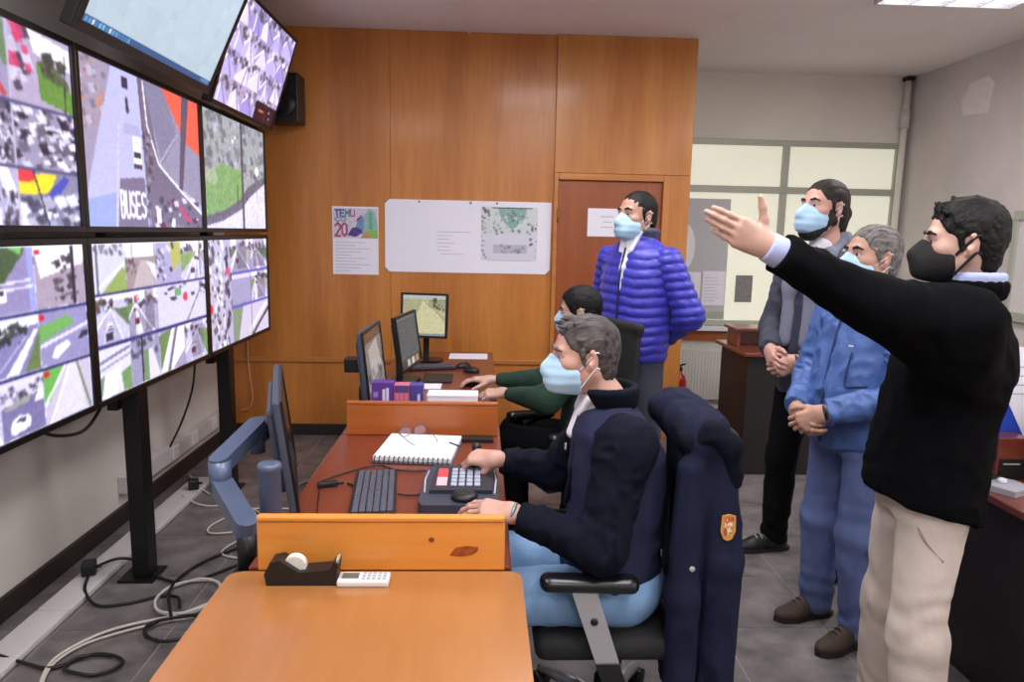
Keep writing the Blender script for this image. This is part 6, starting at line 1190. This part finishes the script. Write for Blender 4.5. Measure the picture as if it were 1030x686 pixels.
m_seam = mat('dark_blue_seam', (36, 54, 104), 0.6)
MB().tube(spline([fr(0.085, 0, 1.385), fr(0.118, 0, 1.30), fr(0.150, 0, 1.15), fr(0.172, 0, 1.0), fr(0.165, 0, 0.83)], 6), 0.005, 6).build('zip', m_seam, jk, True)
MB().tube(spline([fr(0.128, 0.085, 1.20), fr(0.150, 0.085, 1.08), fr(0.135, 0.12, 1.075), fr(0.105, 0.15, 1.08)], 6), 0.004, 6).build('pocket_seam', m_seam, jk, True)
bx('pocket_mark', (-0.012, -0.001, -0.003), (0.012, 0.001, 0.003), m_white, jk, 0, frame(fr(0.138, 0.088, 1.225), fr.y, fr.x, (0, 0, 1)))
stand_trousers(Ep, fr, J, m_bt, (0.090, 0.074, 0.064), 0.06, 0.0085, 0.009, 4.0, (0.155, 0.13))
for s in 'LR': shoe(Ep, fr.v(1, 0.12 if s == 'L' else -0.05, 0), J['ank'+s], m_brown, m_sole, 0.28, mat('brown_lace', (90, 74, 62), 0.8))
wrist_watch(J, 'L', Ep, m_blackp, 0.032)
# --- G: man in black sweater pointing with his left arm
F = nrm((-0.97, 0.24, 0)); fr = Fr((1.325, 1.95, 0), F)
J = dict(hipL=fr(0.01, 0.08, 0.90), hipR=fr(0.02, -0.08, 0.90), kneeL=fr(0.02, 0.10, 0.49), kneeR=fr(0.03, -0.11, 0.49), ankL=fr(-0.02, 0.11, 0.085), ankR=fr(0.02, -0.13, 0.085), chest=fr(-0.02, 0, 1.27), neck=fr(-0.045, 0, 1.475), shL=(1.25, 1.775, 1.405), shR=fr(-0.04, -0.185, 1.40), elL=(0.985, 1.755, 1.463), elR=fr(-0.10, -0.22, 1.12), wrL=(0.698, 1.735, 1.602), wrR=fr(-0.10, -0.22, 0.86))
G = person((1.31, 1.95, 0), 'man in black sweater and beige trousers pointing with outstretched left arm')
h = Fr(fr(-0.015, 0.005, 1.622), (-0.92, 0.39, -0.02)); g = 0.94
hl = hand_prims(J['wrL'], (-0.86, -0.10, 0.40), (-0.15, -1, 0.0), -1, curl=(6, 5, 4), spread=-3.5, thumb=(56, -4, 6), elbow=J['elL'], curls=[(2, 4, 3), (4, 5, 4), (6, 6, 5), (8, 8, 6)], g=0.93); hr = hand_prims(J['wrR'], fr.v(0.1, 0.0, -1), fr.v(0.2, -1, 0), 1, curl=(20, 25, 20), elbow=J['elR'])
make_person(G, fr, J, h, g, m_skinA, [hl, hr], 0.0036, 0.0026); brows(h, g, m_hblk, G)
rr_ = random.Random(9); ex = []
for k in range(26):
    a = rr_.uniform(-1, 1); b = rr_.uniform(0, 1); p0 = (0.080-0.17*b, a*0.060, 0.098+0.026*(1-abs(a))-0.05*abs(b-0.45)); ex += tuft(h, [(p0, (p0[0]+rr_.uniform(-0.01, 0.022), p0[1]+rr_.uniform(-.012, .012), p0[2]+rr_.uniform(0.008, 0.026)))], 0.010)
hair_ob(h, g, m_hblk, G, 0.004, 0.004, 1.02, -0.065, 0.004, 95, ex)
mask_ob(h, g, m_bmask, G, m_bmask, 0.008, 0.0)
m_sw = mat('black_knit', (7, 7, 10), 0.95, var=0.15, vs=30, bump=0.2, bs=260, spec=0.1)
P = [torso_loft(None, fr, [(0.015, 0.78, 0.190, 0.160), (0.015, 0.95, 0.188, 0.157), (0.002, 1.10, 0.180, 0.150), (-0.025, 1.26, 0.185, 0.155), (-0.04, 1.37, 0.165, 0.130), (-0.045, 1.45, 0.10, 0.09)], 0.03), cone(J['shL'], J['shR'], 0.074, 0.074, 0.06), cone(J['shR'], J['elR'], 0.074, 0.062, 0.03), cone(J['elR'], A_(J['wrR'])*0.9+A_(J['elR'])*0.1, 0.062, 0.044, 0.03), cone(J['shL'], J['elL'], 0.094, 0.070, 0.07), cone((1.26, 1.80, 1.30), (1.07, 1.77, 1.42), 0.09, 0.06, 0.06), cone(J['elL'], A_(J['wrL'])*0.95+A_(J['elL'])*0.05, 0.068, 0.048, 0.03), plane(-nrm(A_(J['elL'])-A_(J['wrL'])), (A_(J['wrL'])+nrm(A_(J['elL'])-A_(J['wrL']))*0.045)@(-nrm(A_(J['elL'])-A_(J['wrL']))), 0.006), plane(nrm((-0.26, 0, -1)), A_((1.31, 1.95, 0.858))@nrm((-0.26, 0, -1)), 0.015)]
sw = skin_ob('sweater', P, 0.008, m_sw, G, folds(0.010, (13, 13, 13), 6.1))
skin_ob('sweater_neck', collar_prims(J, h, 0.072, 0.03, 0.013, 0.004, fr, 0.0), 0.006, m_sw, sw)
m_lb = mat('pale_blue_shirt', (172, 182, 222), 0.8, bump=0.1, bs=240)
skin_ob('shirt_collar', collar_prims(J, h, 0.064, 0.054, 0.010, 0.006, fr, 0.25), 0.005, m_lb, G)
w0 = A_(J['wrL']); d0 = nrm(A_(J['elL'])-w0); skin_ob('shirt_cuff', [cone(w0-d0*0.01, w0+d0*0.07, 0.037, 0.041, 0.01, flat=(0, 1, 0), s=0.85), plane(-d0, (w0+d0*0.006)@(-d0), 0.004)], 0.0045, m_lb, G)
m_bg = mat('beige_chino', (206, 192, 182), 0.85, var=0.08, vs=12, bump=0.2, bs=220)
tr_ = stand_trousers(G, fr, J, m_bg, (0.084, 0.076, 0.070), 0.06, 0.0085, 0.010, 7.0, (0.150, 0.112))
MB().tube(spline([fr(0.075, 0.135, 0.86), fr(0.05, 0.158, 0.80), fr(0.0, 0.168, 0.745)], 6), 0.0035, 6).build('pocket_seam', mat('dark_beige_seam', (150, 134, 124), 0.9), tr_, True)  # pocket seam in a darker beige than the trousers
for s in 'LR': shoe(G, F, J['ank'+s], m_brown, m_sole)
